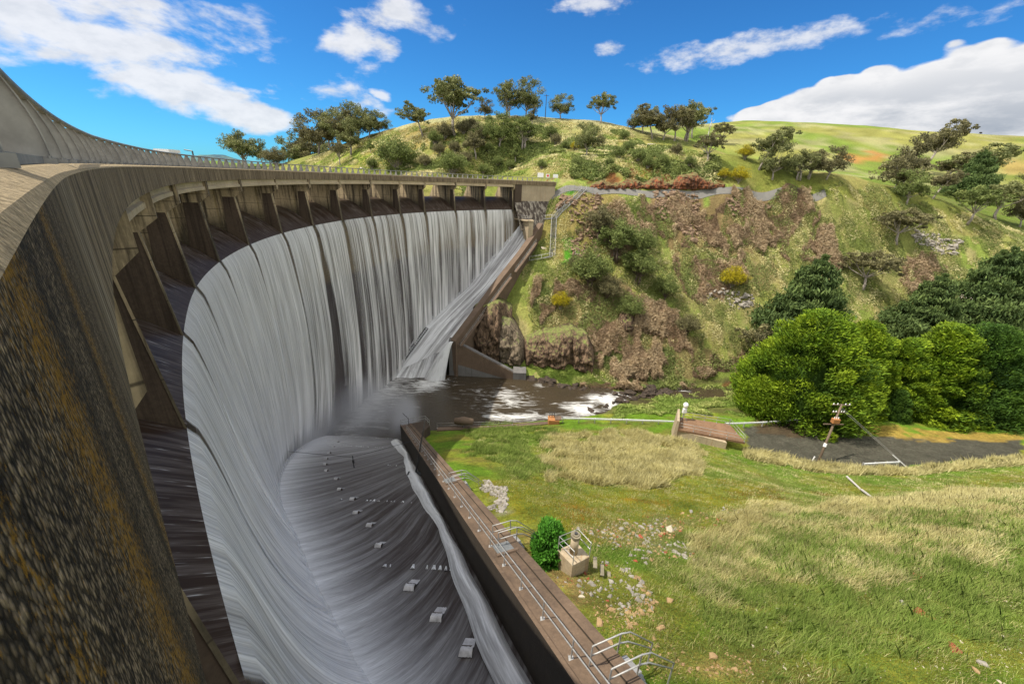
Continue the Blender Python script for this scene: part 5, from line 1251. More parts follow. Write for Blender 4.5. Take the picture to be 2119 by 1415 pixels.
# --- skyline of the near hill, left to right (picture positions of the trunk foot and height in pixels)
T_('multi', 'gum', 505, 346, 62, 'dense dark gum tree at the left end of the hill above the deck', wide=1.25, y0=120)
T_('tall', 'gum', 545, 345, 46, 'slender gum tree right beside the dense dark gum at the hill foot', y0=120)
T_('blob', 'gumbrown', 572, 344, 32, 'low brown bushy tree at the left foot of the hill', y0=120)
clump = 'gum trees packed in the wood on the left shoulder of the hill'
for px, py, h, kd, lf in ((612, 322, 62, 'round', 'gum'), (636, 320, 70, 'multi', 'gumbrown'), (660, 318, 72, 'round', 'gumbrown'), (684, 312, 62, 'tall', 'gumbrown'), (702, 306, 68, 'round', 'gum'), (722, 300, 60, 'multi', 'gumbrown'), (742, 293, 64, 'round', 'gum'), (764, 286, 48, 'round', 'gum'), (786, 278, 36, 'round', 'gum'), (748, 280, 52, 'multi', 'gum'), (676, 300, 52, 'multi', 'gum')):
    T_(kd, lf, px, py, h, 'grey-green gum tree growing within the dense wood on the left hill shoulder', group=clump, wide=1.1, y0=120)
T_('tall', 'gum', 726, 322, 60, 'bright green gum in front of the wood on the left hill shoulder', wide=1.2, y0=120)
T_('open', 'gumbrown', 706, 344, 46, 'thin pale-limbed tree low on the hill just above the deck', y0=120)
T_('tall', 'shrub', 768, 318, 24, 'small round tree alone on the orange grass slope', y0=120)
T_('wind', 'gum', 876, 284, 64, 'half bare gum tree left of the tallest gum on the ridge', y0=120, rz=3.1)
T_('open', 'gum', 942, 282, 103, 'tallest spreading gum tree on the ridge above the dam', y0=120, wide=1.15)
T_('round', 'gumbrown', 1003, 247, 34, 'low rounded gum behind the tallest gum on the ridge', y0=120)
T_('multi', 'gum', 1052, 247, 64, 'left half of the pair of big gums on the crest of the hill', y0=120, wide=.95)
T_('round', 'gum', 1088, 247, 68, 'right half of the pair of big gums on the crest of the hill', y0=120, wide=.9)
T_('round', 'gum', 1160, 247, 42, 'round gum tree just right of the slim pole on the hill crest', y0=120, wide=1.1)
T_('open', 'gum', 1242, 256, 54, 'umbrella shaped gum tree standing alone on the hill crest', y0=120)
T_('tall', 'gumbrown', 1101, 262, 34, 'thin brown tree below the right big gum of the pair', y0=120)
wood2 = 'gum trees in the row on the right end of the ridge'
for px, py, h, kd, lf in ((1330, 276, 48, 'round', 'gum'), (1350, 288, 62, 'wind', 'gumbrown'), (1372, 290, 56, 'round', 'gumbrown'), (1395, 292, 62, 'open', 'gumbrown'), (1418, 292, 66, 'multi', 'gum'), (1432, 286, 62, 'open', 'gum'), (1310, 268, 20, 'blob', 'gumbrown')):
    T_(kd, lf, px, py, h, 'wind shaped brown-green gum in the row at the right end of the ridge', group=wood2, y0=120)
T_('open', 'gumbrown', 1462, 336, 54, 'spreading gum low on the right end of the near hill above the red cutting', y0=110)
T_('open', 'gumbrown', 1490, 300, 40, 'small wind blown gum behind the spreading gum at the hill end', y0=110)
T_('round', 'gum', 1214, 325, 58, 'dark round tree in the middle of the grassy hill face', y0=110)
T_('round', 'shrub', 1033, 306, 58, 'green rounded tree on the upper hill face below the ridge gums, left one', y0=110)
T_('multi', 'shrub', 1085, 308, 56, 'green multi stemmed tree on the upper hill face, right of a similar round one', y0=110)
T_('tall', 'gumbrown', 985, 330, 58, 'brown upright tree in the shrubs below the tallest gum', y0=110)
T_('blob', 'shrub', 820, 352, 56, 'big dark green bush close behind the middle of the deck', name='bush', cat='bush', y0=110)
T_('blob', 'shrub', 935, 362, 40, 'yellow-green round bush right behind the deck', name='bush', cat='bush', y0=110)
T_('tall', 'shrub', 1066, 336, 30, 'little sapling on the open part of the hill face', y0=110)
shr = 'scrub bushes scattered over the near hill face'
rl = random.Random(5)
for px, py, h in ((900, 300, 34), (920, 290, 40), (960, 280, 34), (975, 268, 26), (940, 318, 28), (910, 322, 30), (1000, 290, 30), (1010, 318, 26), (965, 340, 30), (1030, 345, 24), (1150, 300, 26), (1140, 285, 28), (1170, 310, 22), (1280, 330, 30), (1300, 318, 30), (1320, 336, 34), (1340, 350, 30), (1260, 346, 22), (1370, 345, 28), (1240, 300, 22), (880, 345, 28), (1120, 350, 22), (1400, 320, 26), (1290, 290, 22), (1000, 360, 24), (1055, 352, 22), (1425, 345, 26), (990, 305, 22), (770, 350, 26), (1190, 345, 20)):
    T_('blob', 'shrub' if rl.random() < .7 else 'gumbrown', px, py, h*.75, 'olive scrub bush among others on the near hill face', name='scrub_bush', cat='bush', group=shr, wide=.8, y0=110)
for px, py, h, lab in ((1527, 380, 30, 'bright yellow wattle bush at the right end of the red cutting'), (1497, 372, 20, 'small yellow wattle bush beside the larger one at the cutting'), (1540, 330, 26, 'yellow-green wattle under the wind blown gums'), (1515, 596, 42, 'yellow wattle bush alone on the bramble slope'), (1160, 640, 34, 'yellow flowering bush above the dark rock cliff'), (1190, 312, 16, 'tiny yellow bush on the near hill face')):
    T_('bush', 'wattle', px, py, h, lab, name='wattle_bush', cat='bush', y0=60)
# --- right hand gully trees
for px, py, h, kd, lf, w, lab in (
    (1570, 352, 82, 'wind', 'gum', 1.0, 'tall wind swept gum leaning right at the edge of the gully'), (1598, 372, 62, 'round', 'gum', 1.0, 'bushy dark gum under the tall wind swept one'),
    (1650, 372, 52, 'multi', 'gum', 1.2, 'rounded gum left of the darkest pair behind the grassy mound'), (1710, 372, 56, 'round', 'gumbrown', 1.1, 'brown-green gum behind the grassy mound'),
    (1672, 370, 46, 'multi', 'gumbrown', 1.0, 'bare stemmed gum between two rounded gums at the mound'), (1526, 250, 22, 'wind', 'gum', 1.0, 'tiny lone tree on the far hill skyline'),
    (1905, 362, 105, 'wind', 'gumbrown', .8, 'tall dark wind swept tree standing against the far hill on the right'), (1865, 390, 90, 'tall', 'gumbrown', 1.1, 'grey topped half dead gum left of the tall wind swept tree'),
    (1850, 395, 60, 'round', 'gumbrown', 1.3, 'broad brown tree at the left edge of the right hand trees'), (1875, 425, 62, 'round', 'shrub', 1.1, 'olive rounded tree on the slope crest'), (1945, 385, 66, 'wind', 'gumbrown', 1.2, 'brown spreading tree behind the dark pine'),
    (1930, 412, 58, 'wind', 'gumbrown', 1.0, 'brown leaning tree left of the dark pine'), (1985, 390, 88, 'wind', 'gum', 1.3, 'long wind shaped canopy above the dark pine'),
    (2000, 465, 72, 'open', 'shrub', 1.2, 'green flat topped tree on the sloping crest'), (2060, 455, 72, 'open', 'gum', 1.3, 'broad green tree on the crest near the right edge'), (2110, 470, 60, 'round', 'gumbrown', 1.0, 'brown tree at the right edge of the crest'),
    (2112, 420, 52, 'round', 'gum', 1.0, 'dark tree cut by the right edge above the crest'), (1855, 505, 68, 'open', 'gumbrown', 1.3, 'spreading olive tree alone on the open slope'), (1785, 600, 78, 'open', 'gumbrown', 1.2, 'thin brownish tree on the slope above the pines'),
    (2110, 600, 70, 'multi', 'shrub', 1.1, 'olive tree at the right edge behind the pines'), (1560, 760, 90, 'open', 'gumbrown', 1.0, 'brown sparse tree between the river and the hedge')):
    T_(kd, lf, px, py, h, lab, y0=70, wide=w, rz=(.2 if kd == 'wind' else None))
# --- shrubs and trees on the far bank
for px, py, h, kd, lf, w, lab in (
    (1240, 500, 66, 'multi', 'gumbrown', 1.1, 'brown-green bush above the other shrubs on the far bank'), (1275, 540, 76, 'multi', 'shrub', 1.3, 'largest dark olive shrub on the far bank'), (1320, 590, 66, 'multi', 'shrub', 1.2, 'olive shrub below the largest one on the far bank'),
    (1218, 590, 70, 'bush', 'shrub', 1.0, 'dense dark bush near the green strip by the stairway'), (1330, 530, 50, 'bush', 'shrub', .9, 'pale olive shrub right of the largest far bank shrub'), (1375, 620, 50, 'bush', 'shrub', .9, 'low olive shrub in the middle of the far bank'),
    (1255, 620, 50, 'bush', 'gumbrown', .9, 'brown shrub above the dark cliff top'), (1300, 660, 46, 'bush', 'shrub', 1.0, 'grey-green shrub beside the small rock'), (1190, 560, 30, 'bush', 'gumbrown', .9, 'small brown shrub right of the stairway foot'), (1420, 690, 40, 'bush', 'gumbrown', 1.0, 'brown shrub above the river bend')):
    T_(kd, lf, px, py, h, lab, name='shrub', cat='shrub', wide=w, y0=60, bark='darkbark')
# --- pines and the clipped looking conifers
def pine_mesh(seed, H=10., R=3.6, n=9000, leaf=.20):
    rs = np.random.default_rng(seed); mb = MB(); mb.tube([(0, 0, -.5), (0, 0, H*.5), (0, 0, H*.97)], [H*.035, H*.022, H*.004], 7); P = []; T = []; whorls = 17
    for w in range(whorls):
        f = w/(whorls-1); z = H*(.10+.86*f); L = R*(1-f)**.75*(.75+.4*rs.random())+.25; nb = 6 if f < .8 else 4
        for k in range(nb):
            a = rs.random()*6.28; tip = Vector((math.cos(a)*L, math.sin(a)*L, z+.12*L)); mb.tube([(0, 0, z-.05*H), tip], [H*.008, H*.002], 4, False)
            m = int(n/whorls/nb*(1.4-f)); s = rs.random(m)**.6; side_ = rs.normal(size=m)*.22*L; up_n = rs.normal(size=m)*.11*L+.05*L
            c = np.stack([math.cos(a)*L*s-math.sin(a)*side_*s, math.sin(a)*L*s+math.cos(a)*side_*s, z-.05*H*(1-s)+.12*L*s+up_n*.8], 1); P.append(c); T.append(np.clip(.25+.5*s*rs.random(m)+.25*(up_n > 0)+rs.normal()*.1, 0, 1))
    P = np.vstack(P); T = np.concatenate(T); V, F = quads(P, leaf*(.6+.9*rs.random(len(P))), rs, asp=3.0, bias=np.array([0, 0, .8])); return mb, V, F, np.repeat(T, 4)
def cyp_mesh(seed, H=10., R=3.4, n=16000, leaf=.17, lobes=26, pw=1.9):
    """billowing foliage down to the ground: overlapping upswept plumes, each leafy"""
    rs = np.random.default_rng(seed); mb = MB(); mb.tube([(0, 0, -.5), (0, 0, H*.5), (0, 0, H*.9)], [H*.04, H*.025, H*.006], 7); P = []; T = []; BI = []
    for q in range(lobes*5):
        f = rs.random()**1.15; z = H*(.02+.92*f); rr = R*(1-f**pw)**.68*(.84+.24*rs.random()); a = rs.random()*6.283
        c = np.array([math.cos(a)*rr*.88, math.sin(a)*rr*.88, z]); s = R*.19*(.6+.8*rs.random())
        m = n//(lobes*5); e = ellip(m, rs, .55)*s*np.array([1.15, 1.15, 1.0]); e[:, 2] += (np.abs(e[:, 0]*math.cos(a)+e[:, 1]*math.sin(a)))*.25
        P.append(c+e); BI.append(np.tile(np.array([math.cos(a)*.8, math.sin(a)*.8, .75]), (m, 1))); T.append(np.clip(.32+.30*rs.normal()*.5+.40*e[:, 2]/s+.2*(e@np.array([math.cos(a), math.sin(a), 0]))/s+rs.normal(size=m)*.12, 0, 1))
    P = np.vstack(P); T = np.concatenate(T); V, F = quads(P, leaf*(.6+.8*rs.random(len(P))), rs, asp=3.2, bias=np.vstack(BI))
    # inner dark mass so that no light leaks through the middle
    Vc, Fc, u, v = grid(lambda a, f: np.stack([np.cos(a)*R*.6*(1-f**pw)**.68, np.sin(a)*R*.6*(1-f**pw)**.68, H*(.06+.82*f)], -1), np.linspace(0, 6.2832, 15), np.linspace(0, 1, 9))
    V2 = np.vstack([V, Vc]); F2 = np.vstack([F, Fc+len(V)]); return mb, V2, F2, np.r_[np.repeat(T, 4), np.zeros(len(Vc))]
VAR['pine1'] = pine_mesh(21, 10, 4.3, 42000, .14); VAR['pine2'] = pine_mesh(22, 10, 4.9, 46000, .14)
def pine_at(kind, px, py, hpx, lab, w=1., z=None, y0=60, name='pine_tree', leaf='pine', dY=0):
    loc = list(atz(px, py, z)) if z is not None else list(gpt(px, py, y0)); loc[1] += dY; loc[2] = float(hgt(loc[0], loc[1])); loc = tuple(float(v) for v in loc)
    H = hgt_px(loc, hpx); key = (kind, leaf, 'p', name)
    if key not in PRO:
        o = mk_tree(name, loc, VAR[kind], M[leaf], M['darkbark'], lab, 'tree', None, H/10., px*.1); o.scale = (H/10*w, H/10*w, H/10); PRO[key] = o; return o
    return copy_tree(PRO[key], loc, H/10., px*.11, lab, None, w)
pine_at('pine1', 1640, 735, 205, 'broad dark pine rising behind the left end of the bright hedge', .95, None, 70)
pine_at('pine2', 2010, 700, 185, 'big dark spreading pine on the slope behind the hedge at right', 1.0, None, 70)
pine_at('pine1', 1890, 715, 150, 'lower dark pine left of the big spreading pine', 1.0, None, 70)
pine_at('pine2', 2090, 690, 140, 'dark pine at the right edge beside the big spreading pine', 1.0, None, 70)
pine_at('pine2', 1998, 412, 92, 'dense dark pine high on the right hand crest', 1.0, None, 100)
VAR['cyp1'] = cyp_mesh(31, 10, 5.4, 115000, .10, 34); VAR['cyp2'] = cyp_mesh(32, 10, 3.6, 78000, .10, 28, 1.35); VAR['cyp3'] = cyp_mesh(33, 10, 5.0, 50000, .15, 30)
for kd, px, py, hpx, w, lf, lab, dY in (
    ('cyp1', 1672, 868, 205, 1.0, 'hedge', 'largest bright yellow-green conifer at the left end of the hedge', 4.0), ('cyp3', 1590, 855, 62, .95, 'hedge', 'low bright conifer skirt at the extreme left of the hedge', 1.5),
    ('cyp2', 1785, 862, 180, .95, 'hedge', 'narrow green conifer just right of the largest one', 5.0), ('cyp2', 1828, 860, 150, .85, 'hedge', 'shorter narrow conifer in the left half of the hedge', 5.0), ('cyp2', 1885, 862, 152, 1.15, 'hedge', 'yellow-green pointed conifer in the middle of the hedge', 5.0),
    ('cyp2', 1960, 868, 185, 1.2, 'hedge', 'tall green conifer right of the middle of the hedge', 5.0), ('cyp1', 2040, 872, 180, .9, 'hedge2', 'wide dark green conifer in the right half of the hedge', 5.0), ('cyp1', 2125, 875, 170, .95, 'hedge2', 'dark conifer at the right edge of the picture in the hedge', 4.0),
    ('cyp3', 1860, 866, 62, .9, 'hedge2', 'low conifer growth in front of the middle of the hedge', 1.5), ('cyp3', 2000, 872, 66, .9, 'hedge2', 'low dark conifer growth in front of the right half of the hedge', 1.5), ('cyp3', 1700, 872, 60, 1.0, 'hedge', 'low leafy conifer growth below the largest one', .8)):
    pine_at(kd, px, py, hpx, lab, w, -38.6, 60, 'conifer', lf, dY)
# bright bush beside the walkway
bu = gpt(1133, 1150, 6, 60)
mb, V, F, T = cyp_mesh(41, 10, 5.0, 14000, .42, 20); o = mk_tree('climber_bush', bu, (mb, V, F, T), M['ivy'], M['darkbark'], 'bright green leafy bush pressed against the walkway wall', 'bush'); o.scale = (.19, .26, .21)
# dead trees
def dead(name, px, py, hpx, lab, seed, y0=60, lie=False):
    loc = gpt(px, py, y0); H = hgt_px(loc, hpx); rs = np.random.default_rng(seed); mb = MB()
    if lie:
        d = Vector((1, .3, .15)).normalized(); mb.tube([(0, 0, .2), tuple(d*H*.5), tuple(d*H)], [H*.05, H*.04, H*.02], 6)
        for k in range(5): t = d*H*(.3+.14*k); mb.tube([tuple(t), tuple(t+Vector((rs.normal(), rs.normal(), abs(rs.normal())))*H*.18)], [H*.02, H*.006], 5)
    else:
        top = Vector((rs.normal()*H*.08, 0, H)); mb.tube([(0, 0, -.3), (rs.normal()*.2, 0, H*.5), tuple(top)], [H*.035, H*.022, H*.006], 6)
        for k in range(9): f = .35+.6*rs.random(); a = rs.random()*6.28; b = Vector((0, 0, H*f)); mb.tube([tuple(b), tuple(b+Vector((math.cos(a)*H*.14, math.sin(a)*H*.14, H*.07))), tuple(b+Vector((math.cos(a)*H*.24, math.sin(a)*H*.24, H*.17)))], [H*.012, H*.008, H*.003], 5)
    o = empty(name, loc); tag(o, lab, 'dead tree' if not lie else 'log'); mb.build('trunk', M['deadwood'], o, True, local=True)
dead('dead_tree', 1288, 260, 32, 'bare bleached dead tree on the ridge right of the umbrella gum', 1, 120); dead('dead_tree', 1462, 300, 46, 'pale dead tree at the right end of the near ridge', 2, 110)
dead('dead_tree', 1868, 350, 40, 'grey dead branches sticking out above the right hand trees', 3, 100); dead('fallen_log', 1185, 528, 26, 'bleached dead stump and branches on the brown slope right of the stairway', 4, 60, True); dead('fallen_log', 1124, 515, 14, 'small bleached branch left of the long stairway', 5, 60, True)
dead('fallen_log', 745, 350, 34, 'fallen pale tree low on the hill behind the deck', 6, 120, True); dead('fallen_log', 1340, 300, 18, 'grey fallen log on the upper right of the near hill', 7, 120, True)
# cattle on the far hill
for q, (px, py) in enumerate(((1966, 288), (1974, 297), (1990, 275), (2005, 275), (2022, 275), (2028, 276))):
    l = gpt(px, py+2, 200); s = 1.4; o = empty('cow', l, q*1.3); tag(o, 'tiny black cow grazing on the far hill at the upper right', 'cow', 'black cattle on the far hill')
    mb = MB(); mb.tube([(-1.1*s, 0, 1.1*s), (-.9*s, 0, 1.15*s), (0, 0, 1.05*s), (.8*s, 0, 1.2*s), (1.2*s, 0, 1.2*s), (1.6*s, 0, .8*s), (1.85*s, 0, .55*s)], [.2*s, .42*s, .48*s, .42*s, .25*s, .18*s, .10*s], 8)
    for x in (-.85, .75):
        for y in (-.22, .22): mb.tube([(x*s, y*s, .9*s), (x*s, y*s, 0)], [.13*s, .07*s], 6)
    mb.build('body', M['cow'], o, True, local=True)
# ------------------------------------------------------------------ bramble, ground scrub (uncountable)
def scatter(name, polys, n, hfun, size, mat, seed, kindtag=True, y0=60, asp=2.2, zs=(.0, 1.2), clumpy=3.0, thr=.0, up=1.0):
    rs = np.random.default_rng(seed); Ps = []
    for poly, w in polys:
        P = np.array(hitpoly(poly, y0, 400)); lo = P.min(0); hi = P.max(0); m = int(n*w); q = rs.random((m*3, 2))*(hi-lo)+lo; ok = softmask(q[:, 0], q[:, 1], P, 2.6, 6) > .5; q = q[ok]
        if thr > 0: q = q[fbm(q[:, 0], q[:, 1], clumpy, 3, seed) > thr]
        Ps.append(q[:m])
    q = np.vstack(Ps); c = np.clip((fbm(q[:, 0], q[:, 1], clumpy, 3, seed+2)-.34)*4.0, .08, 1.25); z = hgt(q[:, 0], q[:, 1]); hh = rs.random(len(q))**.7*c*zs[1]
    P = np.c_[q, z+zs[0]+hh]; V, F = quads(P, size*(.5+rs.random(len(P))), rs, asp=asp, up=up); T = np.clip(.15+.5*hh/zs[1]+.4*rs.random(len(P)), 0, 1)
    o = mobj(name, V, F, mat, attr={'tone': np.repeat(T, 4)}); tag(o, kind='stuff'); return o
br_polys = [([(1080, 590), (1200, 590), (1330, 610), (1430, 700), (1420, 790), (1300, 810), (1215, 800), (1230, 720), (1200, 640), (1100, 640)], .42), ([(1400, 770), (1540, 720), (1540, 765), (1440, 800), (1300, 805)], .12), ([(1390, 530), (1540, 520), (1550, 600), (1480, 640), (1400, 600)], .10),
            ([(1330, 420), (1560, 410), (1690, 400), (1680, 450), (1560, 500), (1440, 520), (1330, 470)], .30), ([(1240, 440), (1330, 430), (1360, 500), (1260, 540), (1190, 500)], .07), ([(1570, 480), (1700, 470), (1740, 540), (1620, 560)], .06), ([(1850, 560), (1960, 540), (1990, 600), (1880, 620)], .05)]
scatter('bramble', br_polys, 170000, None, .13, M['bramble'], 3, asp=5.5, zs=(.0, 1.5), clumpy=4.0, thr=.42)
scatter('bramble', br_polys, 60000, None, .16, M['shrub'], 13, asp=2.5, zs=(.0, 1.0), clumpy=5.0, thr=.5)
scatter('scrub', [([(1070, 550), (1560, 430), (2119, 480), (2119, 720), (1560, 760), (1300, 800), (1080, 640)], 1.0)], 150000, None, .15, M['shrub'], 4, asp=2.2, zs=(0, .7), clumpy=3.5, thr=.47)
scatter('scrub', [([(1070, 550), (1300, 420), (1560, 430), (2119, 480), (2119, 720), (1560, 760), (1300, 800), (1080, 640)], 1.0)], 120000, None, .13, M['grassdry'], 44, asp=3.5, zs=(0, .45), clumpy=2.5, thr=.48)
scatter('scrub', [([(860, 300), (1100, 262), (1300, 275), (1480, 330), (1500, 375), (1160, 372), (900, 372), (780, 350)], 1.0)], 70000, None, .42, M['shrub'], 6, y0=110, asp=1.6, zs=(0, 1.3), clumpy=9, thr=.50)
scatter('scrub', [([(1090, 752), (1220, 752), (1290, 790), (1190, 800), (1110, 775)], .5), ([(1270, 850), (1360, 822), (1540, 800), (1560, 850), (1400, 868), (1250, 868)], .5)], 40000, None, .20, M['grassgreen'], 8, asp=2.4, zs=(0, .5), clumpy=3, y0=50)
# ------------------------------------------------------------------ grass
def blades(name, poly, n, H, wd, mat, seed, y0=6, y1=110, lean=(.25, .1), thr=0, cl=2.0, tuft=6, tspread=.18, soft=1.6):
    rs = np.random.default_rng(seed); P = np.array(hitpoly(poly, y0, y1)); lo = P.min(0); hi = P.max(0); nt = n//tuft
    q = rs.random((nt*4, 2))*(hi-lo)+lo; q = q[softmask(q[:, 0], q[:, 1], P, soft, 4) > .5]
    if thr: q = q[fbm(q[:, 0], q[:, 1], cl, 3, seed+5) > thr]
    # denser towards the viewer, where each blade can be told apart
    dist = np.hypot(q[:, 0], q[:, 1]); pr = np.clip((18/np.maximum(dist, 6))**1.0, .12, 1); q = q[rs.random(len(q)) < pr][:nt]
    q = np.repeat(q, tuft, 0)+rs.normal(size=(len(q)*tuft, 2))*tspread; s_ = (q[:, 0]-CAP_A[0])*WN[0]+(q[:, 1]-CAP_A[1])*WN[1]; q = q[(s_ > 2.0)]; m = len(q)
    dist = np.hypot(q[:, 0], q[:, 1]); sc = np.clip(dist/22, .8, 2.2); z = hgt(q[:, 0], q[:, 1])-.03
    h = H*(.45+.8*rs.random(m))*(.6+.8*vnoise(q[:, 0], q[:, 1], 2.2, seed)); w = wd*sc*(.6+.8*rs.random(m)); a = rs.random(m)*6.283
    dx = (rs.normal(size=m)*.35+lean[0])*h; dy = (rs.normal(size=m)*.35+lean[1])*h; B = np.c_[q, z]; wx = np.cos(a)*w/2; wy = np.sin(a)*w/2; o0 = np.zeros(m)
    Wv = np.c_[wx, wy, o0]; mid = B+np.c_[dx*.35, dy*.35, h*.55]; top = B+np.c_[dx, dy, h*.95]
    V = np.stack([B-Wv, B+Wv, mid+Wv*.75, top, mid-Wv*.75], 1).reshape(-1, 3); i0 = np.arange(m)*5; F = np.stack([i0, i0+1, i0+2, i0+3, i0+4], 1)
    T = np.clip(rs.random(m)*.6+.5*(vnoise(q[:, 0], q[:, 1], 1.5, seed+3)-.1), 0, 1); o = mobj(name, V, F, mat, attr={'tone': np.repeat(T, 5)}); tag(o, kind='stuff'); return o
lawn = [(960, 890), (1150, 884), (1300, 892), (1400, 905), (1540, 934), (1690, 964), (1880, 972), (2180, 945), (2200, 1480), (1330, 1480), (1180, 1220), (1040, 1010)]
blades('grass', lawn, 520000, .13, .020, M['grassgreen'], 1, thr=.34, cl=1.2, tuft=7, soft=.3, tspread=.3)
blades('grass', lawn, 110000, .20, .018, M['grassdry'], 2, thr=.46, cl=1.0, tuft=8)
blades('grass', [(1440, 1130), (1600, 1070), (1800, 1035), (2140, 1010), (2140, 1080), (2050, 1150), (1900, 1200), (1700, 1230), (1500, 1260), (1420, 1200)], 150000, .50, .017, M['grassdry'], 3, lean=(.35, .1), thr=.36, cl=.9, tuft=10, tspread=.2)
blades('grass', [(1440, 1150), (1700, 1070), (2140, 1030), (2140, 1250), (1900, 1400), (1600, 1415), (1450, 1300)], 90000, .46, .018, M['grassgreen'], 4, lean=(.3, .1), thr=.42, cl=.8, tuft=12, tspread=.16)
blades('grass', [(1150, 900), (1300, 893), (1400, 908), (1460, 940), (1440, 975), (1380, 1005), (1180, 1005), (1120, 960)], 110000, .75, .030, M['grassdry'], 5, lean=(.2, .1), thr=.36, tuft=12, tspread=.2)
blades('grass', [(960, 888), (1150, 884), (1170, 930), (1100, 1000), (1000, 960)], 60000, .5, .03, M['grassgreen'], 6, thr=.4, tuft=10)
blades('grass', [(1000, 1000), (1300, 990), (1700, 1020), (1500, 1090), (1250, 1130), (1050, 1080)], 60000, .10, .03, M['moss'], 9, thr=.42, cl=.9, tuft=10, lean=(0, 0))
blades('grass', [(1540, 932), (1690, 962), (1880, 972), (2140, 945), (2140, 962), (1880, 984), (1690, 978), (1540, 948)], 50000, .8, .03, M['grassdry'], 7, thr=.3, tuft=10, soft=.3)
# ------------------------------------------------------------------ rocks
def rockmat(name, a, b):
    k = NT(name, .9, .2); v = k.coord('Object'); g = k.noise(v, 1.6, 6, .7); k.color(k.mix(k.ramp(g, [(.35, 0), (.65, 1)]), a, b)); k.bump(k.noise(v, 5, 6, .7), .7, .06); return k.m
M['rock_grey'] = rockmat('grey_rock', (.33, .30, .26), (.18, .16, .13)); M['rock_ochre'] = rockmat('ochre_rock', (.36, .245, .12), (.24, .15, .08)); M['rock_red'] = rockmat('red_rock', (.33, .075, .04), (.20, .06, .04)); M['rock_dark'] = rockmat('dark_wet_rock', (.075, .055, .04), (.03, .024, .02)); M['rock_pale'] = rockmat('pale_rock', (.50, .44, .33), (.33, .28, .2))
def rock_verts(rs, n=14, fl=.7):
    import mathutils
    P = rs.normal(size=(n, 3)); P /= np.linalg.norm(P, axis=1)[:, None]; P *= (.75+.4*rs.random(n))[:, None]; P[:, 2] *= fl; P[:, 0] *= 1.3; return P
import bmesh
def hull(P):
    bm = bmesh.new(); [bm.verts.new(p) for p in P]; r = bmesh.ops.convex_hull(bm, input=bm.verts); bmesh.ops.delete(bm, geom=[v for v in bm.verts if not v.link_faces], context='VERTS'); bm.verts.index_update()
    V = [tuple(v.co) for v in bm.verts]; F = [tuple(v.index for v in f.verts) for f in bm.faces]; bm.free(); return V, F
HULLS = [hull(rock_verts(np.random.default_rng(100+i))) for i in range(10)]
def rubble(name, polys, n, s0, s1, mat, seed, y0=6, y1=200, sink=.25, thr=0, w=None):
    rs = np.random.default_rng(seed); V = []; F = []; k = 0
    for poly, wt in polys:
        P = np.array(hitpoly(poly, y0, y1)); lo = P.min(0); hi = P.max(0); m = int(n*wt); q = rs.random((m*5, 2))*(hi-lo)+lo; q = q[softmask(q[:, 0], q[:, 1], P, .6, 2) > .5]
        if thr: q = q[fbm(q[:, 0], q[:, 1], 2.5, 3, seed) > thr]
        q = q[:m]; z = hgt(q[:, 0], q[:, 1])
        for (x, y), zz in zip(q, z):
            hv, hf = HULLS[rs.integers(10)]; s = s0+(s1-s0)*rs.random()**3; M3 = np.array(Matrix.Rotation(rs.random()*6.28, 3, 'Z')@Matrix.Rotation(rs.normal()*.5, 3, 'X')); vv = (np.array(hv)@M3.T)*s+np.array([x, y, zz+s*(.4-sink)])
            V += vv.tolist(); F += [tuple(i+k for i in f) for f in hf]; k += len(hv)
    o = mobj(name, V, F, mat); tag(o, kind='stuff'); return o
near_r = [([(1180, 1090), (1420, 1060), (1640, 1045), (1600, 1090), (1420, 1150), (1250, 1140)], .5), ([(1240, 1090), (1420, 1090), (1440, 1160), (1280, 1170)], .25), ([(1150, 1180), (1300, 1170), (1360, 1240), (1300, 1300), (1200, 1230)], .25)]
rubble('rubble', near_r, 1100, .025, .15, M['rock_ochre'], 1, 6, 60, .5, .44); rubble('rubble', near_r, 600, .03, .18, M['rock_grey'], 2, 6, 60, .5, .44); rubble('rubble', near_r, 70, .04, .16, M['rock_red'], 3, 6, 60, .5)
rubble('rubble', [([(1180, 1250), (1500, 1250), (1560, 1415), (1290, 1415)], 1)], 420, .015, .075, M['rock_ochre'], 4, 5, 40, .5, .46); rubble('rubble', [([(1000, 990), (1050, 1010), (1040, 1060), (1010, 1050)], 1)], 350, .06, .22, M['rock_grey'], 5, 6, 60)
rubble('rubble', [([(1600, 1200), (2119, 1150), (2119, 1415), (1500, 1415)], 1)], 500, .02, .07, M['rock_pale'], 6, 5, 60)
rubble('rubble', [([(1350, 400), (1440, 400), (1450, 450), (1400, 470), (1350, 440)], .4), ([(1160, 430), (1240, 400), (1270, 440), (1200, 480)], .15), ([(1180, 408), (1150, 440), (1160, 405)], .08), ([(1500, 410), (1600, 420), (1580, 470), (1520, 450)], .2), ([(1180, 490), (1230, 480), (1240, 540), (1190, 540)], .1), ([(1400, 470), (1450, 470), (1440, 520)], .07)], 1100, .25, .85, M['rock_red2'] if 'rock_red2' in M else M.setdefault('rock_red2', rockmat('purple_brown_rock', (.26, .18, .12), (.13, .085, .055))), 7, 70)
rubble('rubble', [([(1890, 470), (1990, 500), (1970, 530), (1890, 500)], .5), ([(1460, 590), (1560, 610), (1540, 640), (1440, 610)], .25), ([(1960, 600), (2090, 560), (2100, 590), (1990, 620)], .25)], 420, .3, .8, M['rock_grey'], 8, 70)
rubble('rubble', [([(1080, 785), (1200, 800), (1240, 822), (1180, 822), (1100, 800)], .45), ([(1180, 836), (1240, 822), (1330, 808), (1340, 820), (1260, 848), (1220, 858)], .3), ([(1330, 806), (1420, 800), (1420, 812), (1340, 816)], .25)], 380, .3, 1.2, M['rock_dark'], 9, 50, 110)
